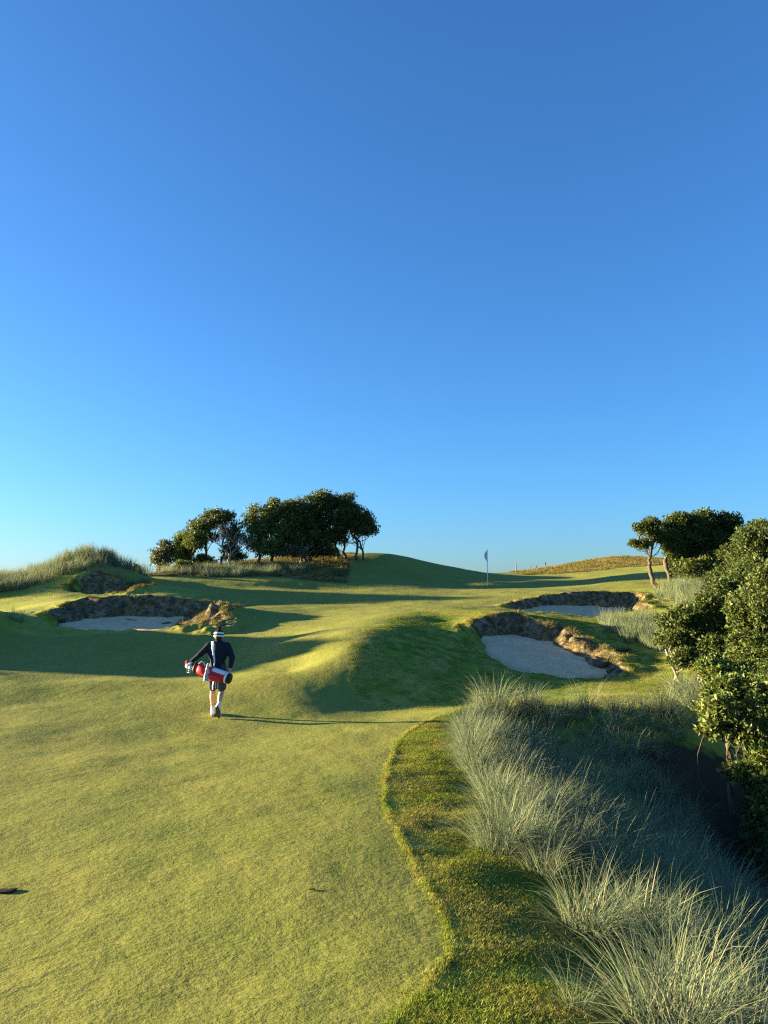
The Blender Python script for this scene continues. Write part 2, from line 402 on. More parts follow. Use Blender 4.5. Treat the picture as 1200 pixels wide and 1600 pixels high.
BUMPS = [(-6.7, 29.6, .9, 1.1, .34), (-15.0, 40, 2.3, 1.6, .42),   # soft extra rolls: x, y, rx, ry, h
    (-9, 11.2, 4.5, 1.0, .07), (-6.5, 18.8, 2.2, 0.9, .13), (-11.8, 19.6, 1.8, 1.0, .38), (-14.5, 21.5, 2.0, 1.5, .45),
    (-.9, 22.4, 2.6, 1.2, .10), (1.0, 45, 3.0, 2.0, .14), (-4.5, 42.5, 3.5, 1.4, -.22), (-5.2, 27.6, 2.4, 1.0, .10),
]
def heights(x, y, masks=False):
    z = tps(x, y)
    for bx_, by_, rx, ry, h in BUMPS:
        z = z + h * np.exp(-((x - bx_) / rx) ** 2 - ((y - by_) / ry) ** 2)
    z = z + 0.10 * fbm(x * 0.22, y * 0.22, 3, 3) * sstep(3, 12, y)
    z = z + 0.02 * fbm(x * 1.1, y * 1.1, 5, 3)
    z = z + 1.1 * fbm(x * .45, y * .7, 15, 3) * sstep(-13.5, -17, x) * sstep(20.5, 22.5, y) * sstep(29, 27, y)
    far = sstep(72, 84, y)
    z = z * (1 - far) + far * (-6 + 0 * z)
    # masks
    fe = fairway_edge(y)
    rough = sstep(-0.05, 0.10, x - fe + 0.06 * fbm(x * 1.6, y * 1.6, 21, 3))
    z = z + 0.022 * rough * fbm(x * 1.4, y * 2.6, 8, 3) * sstep(60, 25, y)
    wall = np.zeros(x.shape)
    for i, bk in enumerate(BUNKERS):
        p = bk["poly"]; lo, hi = p.min(0) - 4, p.max(0) + 4
        m = (x > lo[0]) & (x < hi[0]) & (y > lo[1]) & (y < hi[1])
        if not m.any(): continue
        X, Y = x[m], y[m]
        wob = 0.30 * fbm(X * 0.9, Y * 0.9, 40 + i, 4, 0.6)
        d, nx, ny = sdist(p, X, Y); d = d + wob
        bk_f = np.clip(nx * bk["bd"][0] + ny * bk["bd"][1], -1, 1)
        back = sstep(-0.15, 0.45, bk_f); right = sstep(0.55, 0.9, nx)
        w = bk["wf"] * (1 - back) + bk["wb"] * back
        w = w * (1 - right) + bk["wr"] * right
        back = np.maximum(back, right)
        w = w * (1 + 0.5 * fbm(X * 1.7, Y * 1.7, 60 + i, 3))
        a, b_, cc = bk["plane"]
        zs = a * X + b_ * Y + cc - 0.10
        t = np.clip(d / w, 0, 1)
        prof_b = np.clip(t, 0, 1) ** 0.8                 # steep, broken face
        prof_f = t * t * (3 - 2 * t)
        prof = prof_f * (1 - back) + prof_b * back
        rim = z[m] + 0.18 * back * np.exp(-((d - w) / 0.5) ** 2)
        face = back * ((d > -0.05) & (d < w)) * 1.0
        ledge = 0.16 * face * (1 - .75 * right) * fbm(X * 2.6, Y * 2.6 + 3, 77, 4, 0.65) * np.sin(np.pi * t)
        zz = np.where(d < 0, zs, zs * (1 - prof) + rim * prof + ledge)
        zz = np.where(d < w, zz, rim)
        deep = sstep(0.05, 0.3, rim - zs)
        z[m] = np.where(d < w + 2.0, np.where(d < 0, np.minimum(zs, rim), zz), z[m])
        wm = back * sstep(-0.3, -0.1, d) * sstep(w * 1.0 + 0.12, w * 0.92, d) * deep
        wall[m] = np.maximum(wall[m], wm)
    if not masks: return z
    dry = np.maximum(sstep(-0.4, 0.6, np.where(x < -2.2, y - (45.3 + 0.05 * x), y - 75) + 1.2 * fbm(x * .4, y * .4, 31, 3)) * (x < 0),
                     sstep(-1.0, 1.0, np.minimum(y - 57 + 2 * fbm(x * .3, y * .3, 32, 3), (x - 10.5) * 1.2)))
    dry = np.maximum(dry, sstep(0, 1, np.minimum((y - 38), (-12.5 - x) * 1.0)) * (y < 41))
    rr = rough
    # rough collars round the bunkers and on the shaded face of the mound
    rr = np.maximum(rr, sstep(-.5, .5, (x - np.interp(y, [17, 18.2, 20, 22, 26, 30], [-.35, -.8, -.95, -.7, .2, 1.6])) ) * sstep(16.9, 17.3, y) * sstep(29.8, 28.5, y))
    rr = np.maximum(rr, sstep(.0, .6, (x - np.interp(y, [28, 30, 33, 36, 40], [4.4, 5.2, 6.4, 9.5, 13]))) * sstep(27, 28, y) * sstep(38.5, 37, y))
    rr = np.maximum(rr, sstep(.0, .8, (-8.2 - x)) * sstep(26.0, 26.6, y) * sstep(41, 38, y))
    rr = np.where(y > 38, np.maximum(sstep(.5, 2.0, x - np.interp(y, [38, 46, 52], [12, 16, 17])), 0), rr)
    hollow_shade = sstep(3.6, 4.6, x - 0.06 * (y - 10) + .5 * fbm(x, y, 50, 3)) * sstep(15.6, 14.2, y)  # where the ravine's shade is painted into the ground
    return z, dict(rough=rr, dry=dry, wall=wall, hollow_shade=hollow_shade)
_FE_Y = [-5, 3, 3.6, 4.05, 4.5, 5, 5.5, 6.15, 6.95, 7.9, 9.15, 10.9, 13.4, 14.7, 15.6, 16.2, 17.2]
_FE_X = [-3, -1.9, -1.2, -.55, -.06, .25, .43, .44, .35, .16, -.02, 0, .28, .61, 1.1, 1.9, 3.0]
def fairway_edge(y):
    e = np.interp(y, _FE_Y, _FE_X) + .07 * vnoise(y * 1.1, 0 * y, 5) + .05 * vnoise(y * 3.7, 0 * y, 6)
    return np.where(y > 16.6, 99.0, e)
def H(x, y):
    return float(heights(np.array([float(x)]), np.array([float(y)]))[0])
def Hn(x, y): return heights(np.asarray(x, float), np.asarray(y, float))
def slope_rot(x, y, rz):
    """euler angles that stand an instance on the slope, turned by rz"""
    e = 0.08
    zx = (Hn(x + e, y) - Hn(x - e, y)) / (2 * e); zy = (Hn(x, y + e) - Hn(x, y - e)) / (2 * e)
    out = []
    for a, b_, r in zip(np.clip(zx, -.8, .8), np.clip(zy, -.8, .8), rz):
        q = Vector((-a, -b_, 1)).to_track_quat('Z', 'Y').to_matrix()
        out.append((q @ Matrix.Rotation(r, 3, 'Z')).to_euler()[:])
    return np.array(out)

def build_ground():
    ang = np.concatenate([np.linspace(-82, -30, 90, endpoint=False), np.linspace(-30, 30, 640, endpoint=False), np.linspace(30, 75, 70)])
    ang = np.radians(ang)
    rad = np.concatenate([np.geomspace(1.2, 4.0, 24, endpoint=False), np.geomspace(4.0, 17.5, 210, endpoint=False), np.linspace(17.5, 40, 300, endpoint=False), np.linspace(40, 72, 150, endpoint=False), np.geomspace(72, 400, 26)])
    A, R = np.meshgrid(ang, rad)
    x, y = R * np.sin(A), R * np.cos(A)
    z, mk = heights(x, y, True)
    na, nr = len(ang), len(rad)
    V = np.stack([x, y, z], -1).reshape(-1, 3)
    idx = np.arange(na * nr).reshape(nr, na)
    Q = np.stack([idx[:-1, :-1], idx[:-1, 1:], idx[1:, 1:], idx[1:, :-1]], -1).reshape(-1, 4)
    cx, cy = x.ravel()[Q].mean(1), y.ravel()[Q].mean(1)
    rq, dq, wq, lq = (mk[k].ravel()[Q].mean(1) for k in ("rough", "dry", "wall", "hollow_shade"))
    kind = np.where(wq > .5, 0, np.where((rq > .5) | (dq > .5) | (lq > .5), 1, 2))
    green = (kind == 2) & (cy > 33.5)
    kind = np.where(green, 3, kind)
    for k, nm in ((0, "bunker_faces"), (1, "rough_ground"), (2, "fairway"), (3, "putting_green")):
        q = Q[kind == k]
        used, inv = np.unique(q.ravel(), return_inverse=True)
        me = mesh_np(nm, V[used], None, inv.reshape(-1, 4))
        for key in mk:
            at = me.attributes.new(key, 'FLOAT', 'POINT'); at.data.foreach_set("value", mk[key].ravel()[used].astype(np.float32))
        o = obj(nm, me, MATS["ground_turf"]); o["kind"] = "structure"
    # one plain sheet below everything that carries the ground out to the horizon
    s = 3000
    me = mesh_np("far_ground", [(-s, -s, -9), (s, -s, -9), (s, s, -9), (-s, s, -9)], None, [(0, 1, 2, 3)])
    o = obj("far_ground", me, MATS["ground_turf"]); o["kind"] = "structure"
build_ground()

def build_sand():
    for i, bk in enumerate(BUNKERS):
        p = bk["poly"]; lo, hi = p.min(0) - .9, p.max(0) + .9
        nx = int((hi[0] - lo[0]) / .07); ny = int((hi[1] - lo[1]) / .07)
        X, Y = np.meshgrid(np.linspace(lo[0], hi[0], nx), np.linspace(lo[1], hi[1], ny))
        d, ax, ay = sdist(p, X, Y)
        d = d + 0.30 * fbm(X * 0.9, Y * 0.9, 40 + i, 4, 0.6)
        a, b_, cc = bk["plane"]
        back = sstep(-0.15, 0.45, ax * bk["bd"][0] + ay * bk["bd"][1])
        bank = 0.05 * sstep(-0.7, 0.4, d) * (1 + 0.8 * back)
        Z = a * X + b_ * Y + cc + bank + 0.03 * fbm(X * 1.1, Y * 1.1, 90, 3) + 0.012 * fbm(X * 5, Y * 5, 95, 2)
        Z = Z - 0.20 * sstep(-0.12, 0.30, d) * (1 - back)
        keep = d < 0.32
        idx = np.arange(nx * ny).reshape(ny, nx)
        Q = np.stack([idx[:-1, :-1], idx[:-1, 1:], idx[1:, 1:], idx[1:, :-1]], -1).reshape(-1, 4)
        Q = Q[keep.ravel()[Q].all(1)]
        used, inv = np.unique(Q.ravel(), return_inverse=True)
        V = np.stack([X, Y, Z], -1).reshape(-1, 3)[used]
        o = obj("bunker_sand", mesh_np("bunker_sand", V, None, inv.reshape(-1, 4)), MATS["bunker_sand"])
        o["kind"] = "structure"
build_sand()
# ------------------------------------------------------------------ grass
def blades(n, base_r, hmin, hmax, w, lean0, lean1, curl, segs=2, rng=RNG, square=False, wind=(0, 0), taper_r=0.0):
    """n grass blades as one vertex / face set: each a bent, tapering strip"""
    if square: bx_, by_ = rng.uniform(-base_r, base_r, n), rng.uniform(-base_r, base_r, n)
    else:
        r = base_r * np.sqrt(rng.random(n)); a = rng.random(n) * 6.283
        bx_, by_ = r * np.cos(a), r * np.sin(a)
    az = rng.random(n) * 6.283
    if not square:                                   # blades of a tussock fan outwards
        az = np.where(rng.random(n) < 0.75, np.arctan2(by_, bx_) + rng.normal(0, 0.7, n), az)
    L = rng.uniform(hmin, hmax, n)
    lean = rng.uniform(lean0, lean1, n); cu = curl * rng.uniform(0.3, 1.3, n)
    W = w * rng.uniform(0.7, 1.2, n)
    side = np.stack([-np.sin(az), np.cos(az)], -1)
    sa = rng.normal(0, 0.6, n)                       # twist of the strip
    sx = side[:, 0] * np.cos(sa); sy = side[:, 1] * np.cos(sa); sz = 0.5 * np.sin(sa)
    V = np.zeros((n, 2 * segs + 1, 3))
    px, py, pz = bx_.copy(), by_.copy(), np.full(n, -0.01)
    th = lean.copy(); st = L / segs
    for k in range(segs + 1):
        t = k / segs
        if k < segs:
            ww = W * (1 - t) ** 0.55 * 0.5
            for j, sg in ((0, -1), (1, 1)):
                V[:, 2 * k + j, 0] = px + sg * ww * sx; V[:, 2 * k + j, 1] = py + sg * ww * sy; V[:, 2 * k + j, 2] = pz + sg * ww * sz
        else:
            V[:, 2 * segs, 0], V[:, 2 * segs, 1], V[:, 2 * segs, 2] = px, py, pz
        px = px + st * (np.sin(th) * np.cos(az) + wind[0] * t); py = py + st * (np.sin(th) * np.sin(az) + wind[1] * t); pz = pz + st * np.cos(th)
        th = th + cu / segs
    nv = 2 * segs + 1
    o = np.arange(n)[:, None] * nv
    quads = np.concatenate([o + np.array([2 * k, 2 * k + 1, 2 * k + 3, 2 * k + 2]) for k in range(segs - 1)]) if segs > 1 else np.zeros((0, 4), int)
    tris = o + np.array([2 * segs - 2, 2 * segs - 1, 2 * segs])
    return V.reshape(-1, 3), tris, quads
def join(parts):
    Vs, Ts, Qs, n = [], [], [], 0
    for V, T, Q in parts:
        Vs.append(V); Ts.append(np.asarray(T).reshape(-1, 3) + n); Qs.append(np.asarray(Q).reshape(-1, 4) + n); n += len(V)
    return np.concatenate(Vs), np.concatenate(Ts).astype(int), np.concatenate(Qs).astype(int)

def proto_coll(name, meshes, mat):
    cl = bpy.data.collections.new(name)
    for i, me in enumerate(meshes):
        me.materials.append(MATS[mat])
        cl.objects.link(bpy.data.objects.new("%s_%02d" % (name, i), me))
    return cl
def scatter(name, label, cat, coll, P, rot, scl):
    """uncountable ground cover: one object whose points carry grass by geometry nodes"""
    me = bpy.data.meshes.new(name)
    me.vertices.add(len(P)); me.vertices.foreach_set("co", np.asarray(P, np.float32).ravel())
    for an, ty, key, val in (("rot", 'FLOAT_VECTOR', "vector", rot), ("scl", 'FLOAT', "value", scl), ("pick", 'INT', "value", RNG.integers(0, len(coll.objects), len(P)))):
        at = me.attributes.new(an, ty, 'POINT')
        at.data.foreach_set(key, np.asarray(val, np.int32 if ty == 'INT' else np.float32).ravel())
    o = obj(name, me)
    tag(o, label, cat, kind="stuff")
    g = bpy.data.node_groups.new(name, 'GeometryNodeTree')
    g.interface.new_socket("Geometry", in_out='INPUT', socket_type='NodeSocketGeometry')
    g.interface.new_socket("Geometry", in_out='OUTPUT', socket_type='NodeSocketGeometry')
    gi, go = g.nodes.new("NodeGroupInput"), g.nodes.new("NodeGroupOutput")
    ip = g.nodes.new("GeometryNodeInstanceOnPoints"); ci = g.nodes.new("GeometryNodeCollectionInfo")
    ci.inputs["Collection"].default_value = coll
    ci.inputs["Separate Children"].default_value = True; ci.inputs["Reset Children"].default_value = True
    ip.inputs["Pick Instance"].default_value = True
    def na(n, ty):
        a = g.nodes.new("GeometryNodeInputNamedAttribute"); a.data_type = ty; a.inputs["Name"].default_value = n
        return a.outputs["Attribute"]
    g.links.new(gi.outputs[0], ip.inputs["Points"]); g.links.new(ci.outputs[0], ip.inputs["Instance"])
    g.links.new(na("pick", 'INT'), ip.inputs["Instance Index"])
    g.links.new(na("rot", 'FLOAT_VECTOR'), ip.inputs["Rotation"]); g.links.new(na("scl", 'FLOAT'), ip.inputs["Scale"])
    g.links.new(ip.outputs[0], go.inputs[0])
    m = o.modifiers.new("scatter", 'NODES'); m.node_group = g
    return o

def rand_in(x0, x1, y0, y1, n): return RNG.uniform(x0, x1, n), RNG.uniform(y0, y1, n)
def in_view(x, y, margin=1.0): return np.abs(x) < y * 0.5 + margin
def sow(name, label, cat, coll, x, y, s0, s1, sink=0.0, tilt=True):
    z = Hn(x, y); rz = RNG.uniform(0, 6.283, len(x))
    rot = slope_rot(x, y, rz) if tilt else np.stack([RNG.normal(0, .06, len(x)), RNG.normal(0, .06, len(x)), rz], -1)
    scatter(name, label, cat, coll, np.stack([x, y, z - sink], -1), rot, RNG.uniform(s0, s1, len(x)))

def marram_edge(y): return np.interp(y, [2.5, 4.5, 5.2, 6.2, 7.2, 8.2, 9.5, 11.5, 14, 15.2, 16.2], [1.5, 1.55, 1.75, 2.05, 1.75, 1.42, 1.25, 1.2, 1.35, 1.55, 1.75])
# closely mown fairway
lawn = [mesh_np("lawn%d" % i, *blades(620, .21, .008, .020, .0050, .25, 1.15, .5, 2, square=True)) for i in range(5)]
c_lawn = proto_coll("mown_patch", lawn, "fairway_blade")
g = 0.36
gx, gy = np.meshgrid(np.arange(-11, 3.2, g), np.arange(3.2, 19.0, g))
gx, gy = gx.ravel() + RNG.uniform(-.06, .06, gx.size), gy.ravel() + RNG.uniform(-.06, .06, gx.size)
k = in_view(gx, gy, .6) & (gx < fairway_edge(gy) - .17) & ~((gy > 16.6) & (gx > -.4))
sow("fairway_grass", "short mown olive green grass covering the foreground fairway", "grass", c_lawn, gx[k], gy[k], .9, 1.15)

# longer rough on the shoulder right of the fairway
rgh = [mesh_np("rgh%d" % i, *blades(300, .17, .018, .055, .0066, .35, 1.25, .8, 2, square=True)) for i in range(5)]
c_rough = proto_coll("rough_patch", rgh, "rough_blade")
x, y = rand_in(-1.2, 3.2, 3.4, 17.0, 7200)
e = fairway_edge(y)
dens = np.clip((x - e - .05) / .08, 0, 1) * np.clip(1.25 - (x - 1.6) / 1.4, 0.1, 1)
k = in_view(x, y, .6) & (RNG.random(len(x)) < dens) & (y < 16.4)
sow("rough_grass", "longer green and straw coloured rough grass on the shoulder beside the fairway", "grass", c_rough, x[k], y[k], .5, 1.1)
# taller lip of rough where the mower turns back
lip = [mesh_np("lip%d" % i, *blades(40, .04, .020, .045, .0060, .0, .55, .5, 2, square=True)) for i in range(4)]
c_lip = proto_coll("lip_patch", lip, "rough_blade")
yy = np.linspace(3.5, 15.8, 560); xx = fairway_edge(yy) + RNG.normal(.02, .015, len(yy))
kk = RNG.random(len(yy)) < .88; yy, xx = yy[kk], xx[kk]
sow("fairway_edge_grass", "bright yellow green fringe where the rough meets the mown fairway", "grass", c_lip, xx, yy, .6, 1.2)
# tall marram along the top of the slope
yy = np.concatenate([RNG.uniform(7.6, 15.6, 150), RNG.uniform(3.8, 7, 26)]); xx = marram_edge(yy) + RNG.uniform(.0, 1.1, len(yy)) ** 1.4
EDGE = (xx, yy)
# rough on the mound and round the right bunkers
x, y = rand_in(-1.4, 12, 16.8, 38, 12000)
_, mk = heights(x, y, True)
k = in_view(x, y, .6) & (mk["rough"] > .5) & (mk["wall"] < .3) & (np.min([sdist(b_["poly"], x, y)[0] for b_ in BUNKERS], 0) > .35)
sow("mound_rough_grass", "shaggy dark green rough on the mound beside the right bunker", "grass", c_rough, x[k], y[k], .5, .85)

# marram: tussock prototypes
def tussock(n, r, h0, h1, w, l0=.05, l1=.75, curl=.9, wind=(.12, .02), seed=0):
    rg = np.random.default_rng(seed)
    a = blades(n, r, h0, h1, w, l0, l1, curl, 4, rg, wind=wind)
    dead = blades(n // 5, r * 1.2, h0 * .4, h1 * .6, w, .6, 1.4, .9, 3, rg)
    return join([a, dead])
mar = [mesh_np("mar%d" % i, *tussock(95, .13, .34, .80, .0105, .03, .85, 1.15, (-.05 + .03 * i, .0), i)) for i in range(6)]
c_mar = proto_coll("marram_tussock", mar, "marram_blade")
marf = [mesh_np("marf%d" % i, *tussock(60, .20, .50, 1.05, .015, .02, .42, .6, (.12, .0), 40 + i)) for i in range(4)]
c_marf = proto_coll("far_marram_tussock", marf, "marram_blade")
def spread(x, y, r):
    """drop points that stand closer than r to an earlier one, so the tussocks read one by one"""
    keep = []; grid = {}
    for i, (a, b_) in enumerate(zip(x, y)):
        cx_, cy_ = int(a // r), int(b_ // r)
        if any((a - x[j]) ** 2 + (b_ - y[j]) ** 2 < r * r for q in (-1, 0, 1) for w in (-1, 0, 1) for j in grid.get((cx_ + q, cy_ + w), ())): continue
        keep.append(i); grid.setdefault((cx_, cy_), []).append(i)
    return x[keep], y[keep]
x, y = spread(*rand_in(1.0, 6.2, 3.0, 16.3, 6000), .27)
xr = np.interp(y, [3, 6, 9, 11, 13, 14.5, 16.3], [4.6, 4.6, 4.7, 4.8, 5.0, 5.2, 7.0])
k = in_view(x, y, .8) & (x > marram_edge(y) + .12) & (x < xr + .25 * fbm(x, y, 61, 2)) & ((x > 2.1) | (RNG.random(len(x)) < .75)) & (np.hypot(x - 5.0, y - 13.6) > .55)
k &= (y < 15.9) | (RNG.random(len(x)) < .35)
k &= np.hypot(x, y) > 3.9
sow("marram_grass", "dense grey green marram grass filling the shaded slope right of the fairway", "grass", c_mar, x[k], y[k], .55, 1.0, .03, False)

sow("edge_marram", "taller sunlit marram along the top edge of the shaded slope", "grass", c_mar, EDGE[0], EDGE[1], .6, 1.05, .03, False)
# marram on the left dunes
x, y = rand_in(-25, -12.6, 35.6, 41.7, 980)
k = in_view(x, y, 3) & (np.hypot((x + 14.3) / 1.8, (y - 36.6) / 1.5) > 1) & (y > np.interp(x, [-25, -18, -15.4, -13.6, -12.6], [34.8, 36, 37.8, 39.2, 41.6]))
sow("dune_marram", "pale windblown marram covering the left dune behind the upper bunker", "grass", c_marf, x[k], y[k], .55, .95, .04, False)
x, y = rand_in(-24, -12.2, 23.0, 33, 700)
k = (y > np.interp(x, [-24, -16, -13.6, -12.2], [22.5, 23.6, 26.0, 27.5])) & (y < np.interp(x, [-24, -13, -12.2], [26.8, 27.2, 27.4]))
sow("left_marram", "bluish marram grass at the left edge in front of the dune", "grass", c_marf, x[k], y[k], .5, .85, .04, False)
# pale grass and marram under the tree clump and at the right trees
x, y = rand_in(-13.5, -4.6, 44.6, 48.5, 420)
k = (y > np.interp(x, [-13.5, -10, -7, -4.6], [45.6, 44.8, 45.6, 47.5])) & (RNG.random(len(x)) < .75)
sow("clump_marram", "pale dry tussock grass under the tree clump on the hill", "grass", c_marf, x[k], y[k], .4, .8, .03, False)
x, y = rand_in(11.8, 15.2, 29.5, 36.5, 260)
k = (np.hypot((x - 13.6) / 1.7, (y - 33.2) / 3.0) < 1)
sow("bank_marram", "grey green marram mound in front of the right hand trees", "grass", c_marf, x[k], y[k], .5, .95, .03, False)
x, y = rand_in(7.3, 11.5, 22.0, 29.5, 420)
k = (np.hypot((x - 9.0) / 1.5, (y - 26) / 3.4) < 1) & (RNG.random(len(x)) < .6)
sow("bunker_marram", "dry marram on the bank between the right bunkers and the scrub", "grass", c_marf, x[k], y[k], .4, .85, .03, False)
# dry native grass on the far hills and hanging over the bunker lips
dry = [mesh_np("dry%d" % i, *blades(60, .20, .05, .22, .016, .2, 1.1, .6, 2)) for i in range(4)]
c_dry = proto_coll("dry_tuft", dry, "dry_blade")
x, y = rand_in(-18, 30, 44, 68, 15000)
_, mk = heights(x, y, True)
k = in_view(x, y, 2) & (mk["dry"] > .55)
sow("dry_grass", "dry straw coloured native grass on the far hill crests", "grass", c_dry, x[k], y[k], .6, 1.3)
X, Y = [], []
for bk in BUNKERS:
    p = bk["poly"]; lo, hi = p.min(0) - 3, p.max(0) + 3
    x, y = rand_in(lo[0], hi[0], lo[1], hi[1], 5000)
    _, mk = heights(x, y, True)
    d = sdist(p, x, y)[0]
    nx_ = sdist(p, x, y)[1]
    k = (d > .2) & (d < 2.6) & ((nx_ > .6) & (mk["wall"] > .2) & (RNG.random(len(x)) < .30) | (((mk["wall"] > .05) & (mk["wall"] < .6)) | ((mk["wall"] >= .6) & (RNG.random(len(x)) < .18))))
    X.append(x[k]); Y.append(y[k])
X, Y = np.concatenate(X), np.concatenate(Y)
sow("bunker_lip_grass", "ragged dry turf hanging over the broken bunker lips", "grass", c_dry, X, Y, .35, .75)
print("lip", len(X))

# the tussocks that stand out one by one
TUSS = [
    # u, v at the base, Y, size, blades, label
    (1050, 1590, 4.75, 1.12, 330, "biggest sunlit marram tussock in the bottom right foreground"),
    (1180, 1590, 5.05, 1.00, 260, "pale marram tussock at the right edge of the bottom foreground"),
    (915, 1440, 6.35, .92, 210, "arching marram tussock at the grass edge above the foreground clump"),
    (1010, 1440, 6.6, .75, 170, "smaller marram tussock just right of the arching one"),
    (780, 1312, 8.0, 1.05, 260, "upright pale marram tussock at the corner where the shaded turf begins"),
    (850, 1350, 7.5, .8, 170, "marram tussock with bent leaves in the second row beside the turf edge"),
    (770, 1105, 15.8, 1.25, 220, "tall sunlit marram tussock on the crest in front of the right bunker"),
    (825, 1108, 15.9, 1.05, 170, "marram tussock on the crest, second from the fairway"),
    (915, 1106, 16.0, 1.05, 170, "fan shaped marram tussock on the crest near the bunker corner"),
    (960, 1106, 16.1, .75, 110, "low marram tussock at the right end of the crest row"),
    (1040, 1110, 15.9, 1.0, 150, "lone pale marram tussock on the sunlit terrace below the scrub"),
    (1085, 1092, 16.6, 1.2, 260, "broad grey marram tussock against the bright bush"),
    (1068, 1080, 17.4, 1.2, 220, "grey marram tussock behind the broad one at the edge of the scrub"),
    (900, 1560, 4.9, .5, 60, "thin green tuft leaning out of the sunlit rough at the bottom"),
]
for i, (u, v, Y_, sc, nb, lab) in enumerate(TUSS):
    x_ = c(u, v, Y_)[0]
    w = .0068 if Y_ < 9 else .011
    me = mesh_np("marram_plant", *tussock(int(nb * 1.7), .12 + .08 * sc, .38, .82, w, .03, .95, 1.25, (.08, .0), 100 + i))
    o = obj("marram_plant", me, MATS["marram_blade"], loc=(x_, Y_, H(x_, Y_) - .02))
    o.scale = (sc,) * 3
    tag(o, lab, "grass plant", "single marram tussocks")
# ------------------------------------------------------------------ trees and scrub
def tube(pts, rads, n=6):
    P = np.array(pts, float); m = len(P)
    T = np.gradient(P, axis=0); T /= np.maximum(np.linalg.norm(T, axis=1, keepdims=True), 1e-6)
    up = np.tile([0.31, 0.95, 0.05], (m, 1))
    A = np.cross(T, up); A /= np.maximum(np.linalg.norm(A, axis=1, keepdims=True), 1e-6)
    B = np.cross(T, A)
    th = np.linspace(0, 2 * np.pi, n, endpoint=False)
    V = P[:, None] + np.asarray(rads)[:, None, None] * (np.cos(th)[None, :, None] * A[:, None] + np.sin(th)[None, :, None] * B[:, None])
    idx = np.arange(m * n).reshape(m, n)
    nx = np.roll(idx, -1, 1)
    Q = np.stack([idx[:-1], nx[:-1], nx[1:], idx[1:]], -1).reshape(-1, 4)
    Vf = np.concatenate([V.reshape(-1, 3), P[-1:] + T[-1:] * rads[-1]])
    last = idx[-1]
    T3 = np.stack([last, np.roll(last, -1), np.full(n, m * n)], -1)
    return Vf, T3, Q
def bend(p0, p1, k, rg, wob=.12):
    p0, p1 = np.array(p0, float), np.array(p1, float)
    t = np.linspace(0, 1, k)[:, None]
    L = np.linalg.norm(p1 - p0)
    mid = rg.normal(0, wob * L, 3) * np.array([1, 1, .4])
    P = p0 * (1 - t) + p1 * t + mid * np.sin(np.pi * t) + np.array([0, 0, -.10 * L]) * np.sin(np.pi * t)
    P[1:-1] += rg.normal(0, .025 * L, (k - 2, 3))
    return P
def leaves(C, N, size, rg, droop=0.1):
    """one folded leaf per centre: 6 vertices, 4 triangles"""
    n = len(C)
    D = rg.normal(0, 1, (n, 3)) + N * 1.1; D[:, 2] += .25
    D /= np.linalg.norm(D, axis=1, keepdims=True)
    S = np.cross(D, rg.normal(0, 1, (n, 3))); S /= np.maximum(np.linalg.norm(S, axis=1, keepdims=True), 1e-6)
    U = np.cross(S, D)
    L = size * rg.uniform(.45, 1.4, n)[:, None]; W = L * rg.uniform(.34, .46, n)[:, None]
    base, tip = C - D * L * .5, C + D * L * .5 - U * L * .12
    mid = C + U * L * .07
    V = np.stack([base, mid - S * W * .5 + D * L * .05, mid + S * W * .5 + D * L * .05, tip], 1).reshape(-1, 3)
    o = np.arange(n)[:, None] * 4
    T = np.concatenate([o + [0, 1, 2], o + [1, 3, 2]])
    return V, T, np.zeros((0, 4), int)
def crown_points(ell, n_clump, per, clump_r, rg, inner=.25):
    vol = np.array([e[3] * e[4] + e[4] * e[5] + e[3] * e[5] for e in ell]); pick = rg.choice(len(ell), n_clump, p=vol / vol.sum())
    E = np.array(ell, float)[pick]
    d = rg.normal(0, 1, (n_clump, 3)); d /= np.linalg.norm(d, axis=1, keepdims=True)
    r = np.where(rg.random(n_clump) < inner, rg.uniform(.35, .8, n_clump), rg.uniform(.80, 1.06, n_clump))
    CC = E[:, :3] + d * r[:, None] * E[:, 3:]
    # clumps buried deep inside a neighbouring lobe are moved out of the count
    keep = np.ones(n_clump, bool)
    for e in ell:
        q = (((CC - np.array(e[:3])) / np.array(e[3:])) ** 2).sum(1)
        keep &= (q > .22)
    CC, d = CC[keep], d[keep]
    rr = clump_r * rg.uniform(.6, 1.35, len(CC))
    m = np.maximum((per * (rr / clump_r) ** 1.5).astype(int), 4)
    idx = np.repeat(np.arange(len(CC)), m)
    v = rg.normal(0, 1, (len(idx), 3)); v /= np.linalg.norm(v, axis=1, keepdims=True)
    v *= (rg.random(len(idx)) ** .45)[:, None] * rr[idx][:, None]; v[:, 2] *= .7
    return CC, CC[idx] + v, d[idx] * .5 + v / rr[idx][:, None]
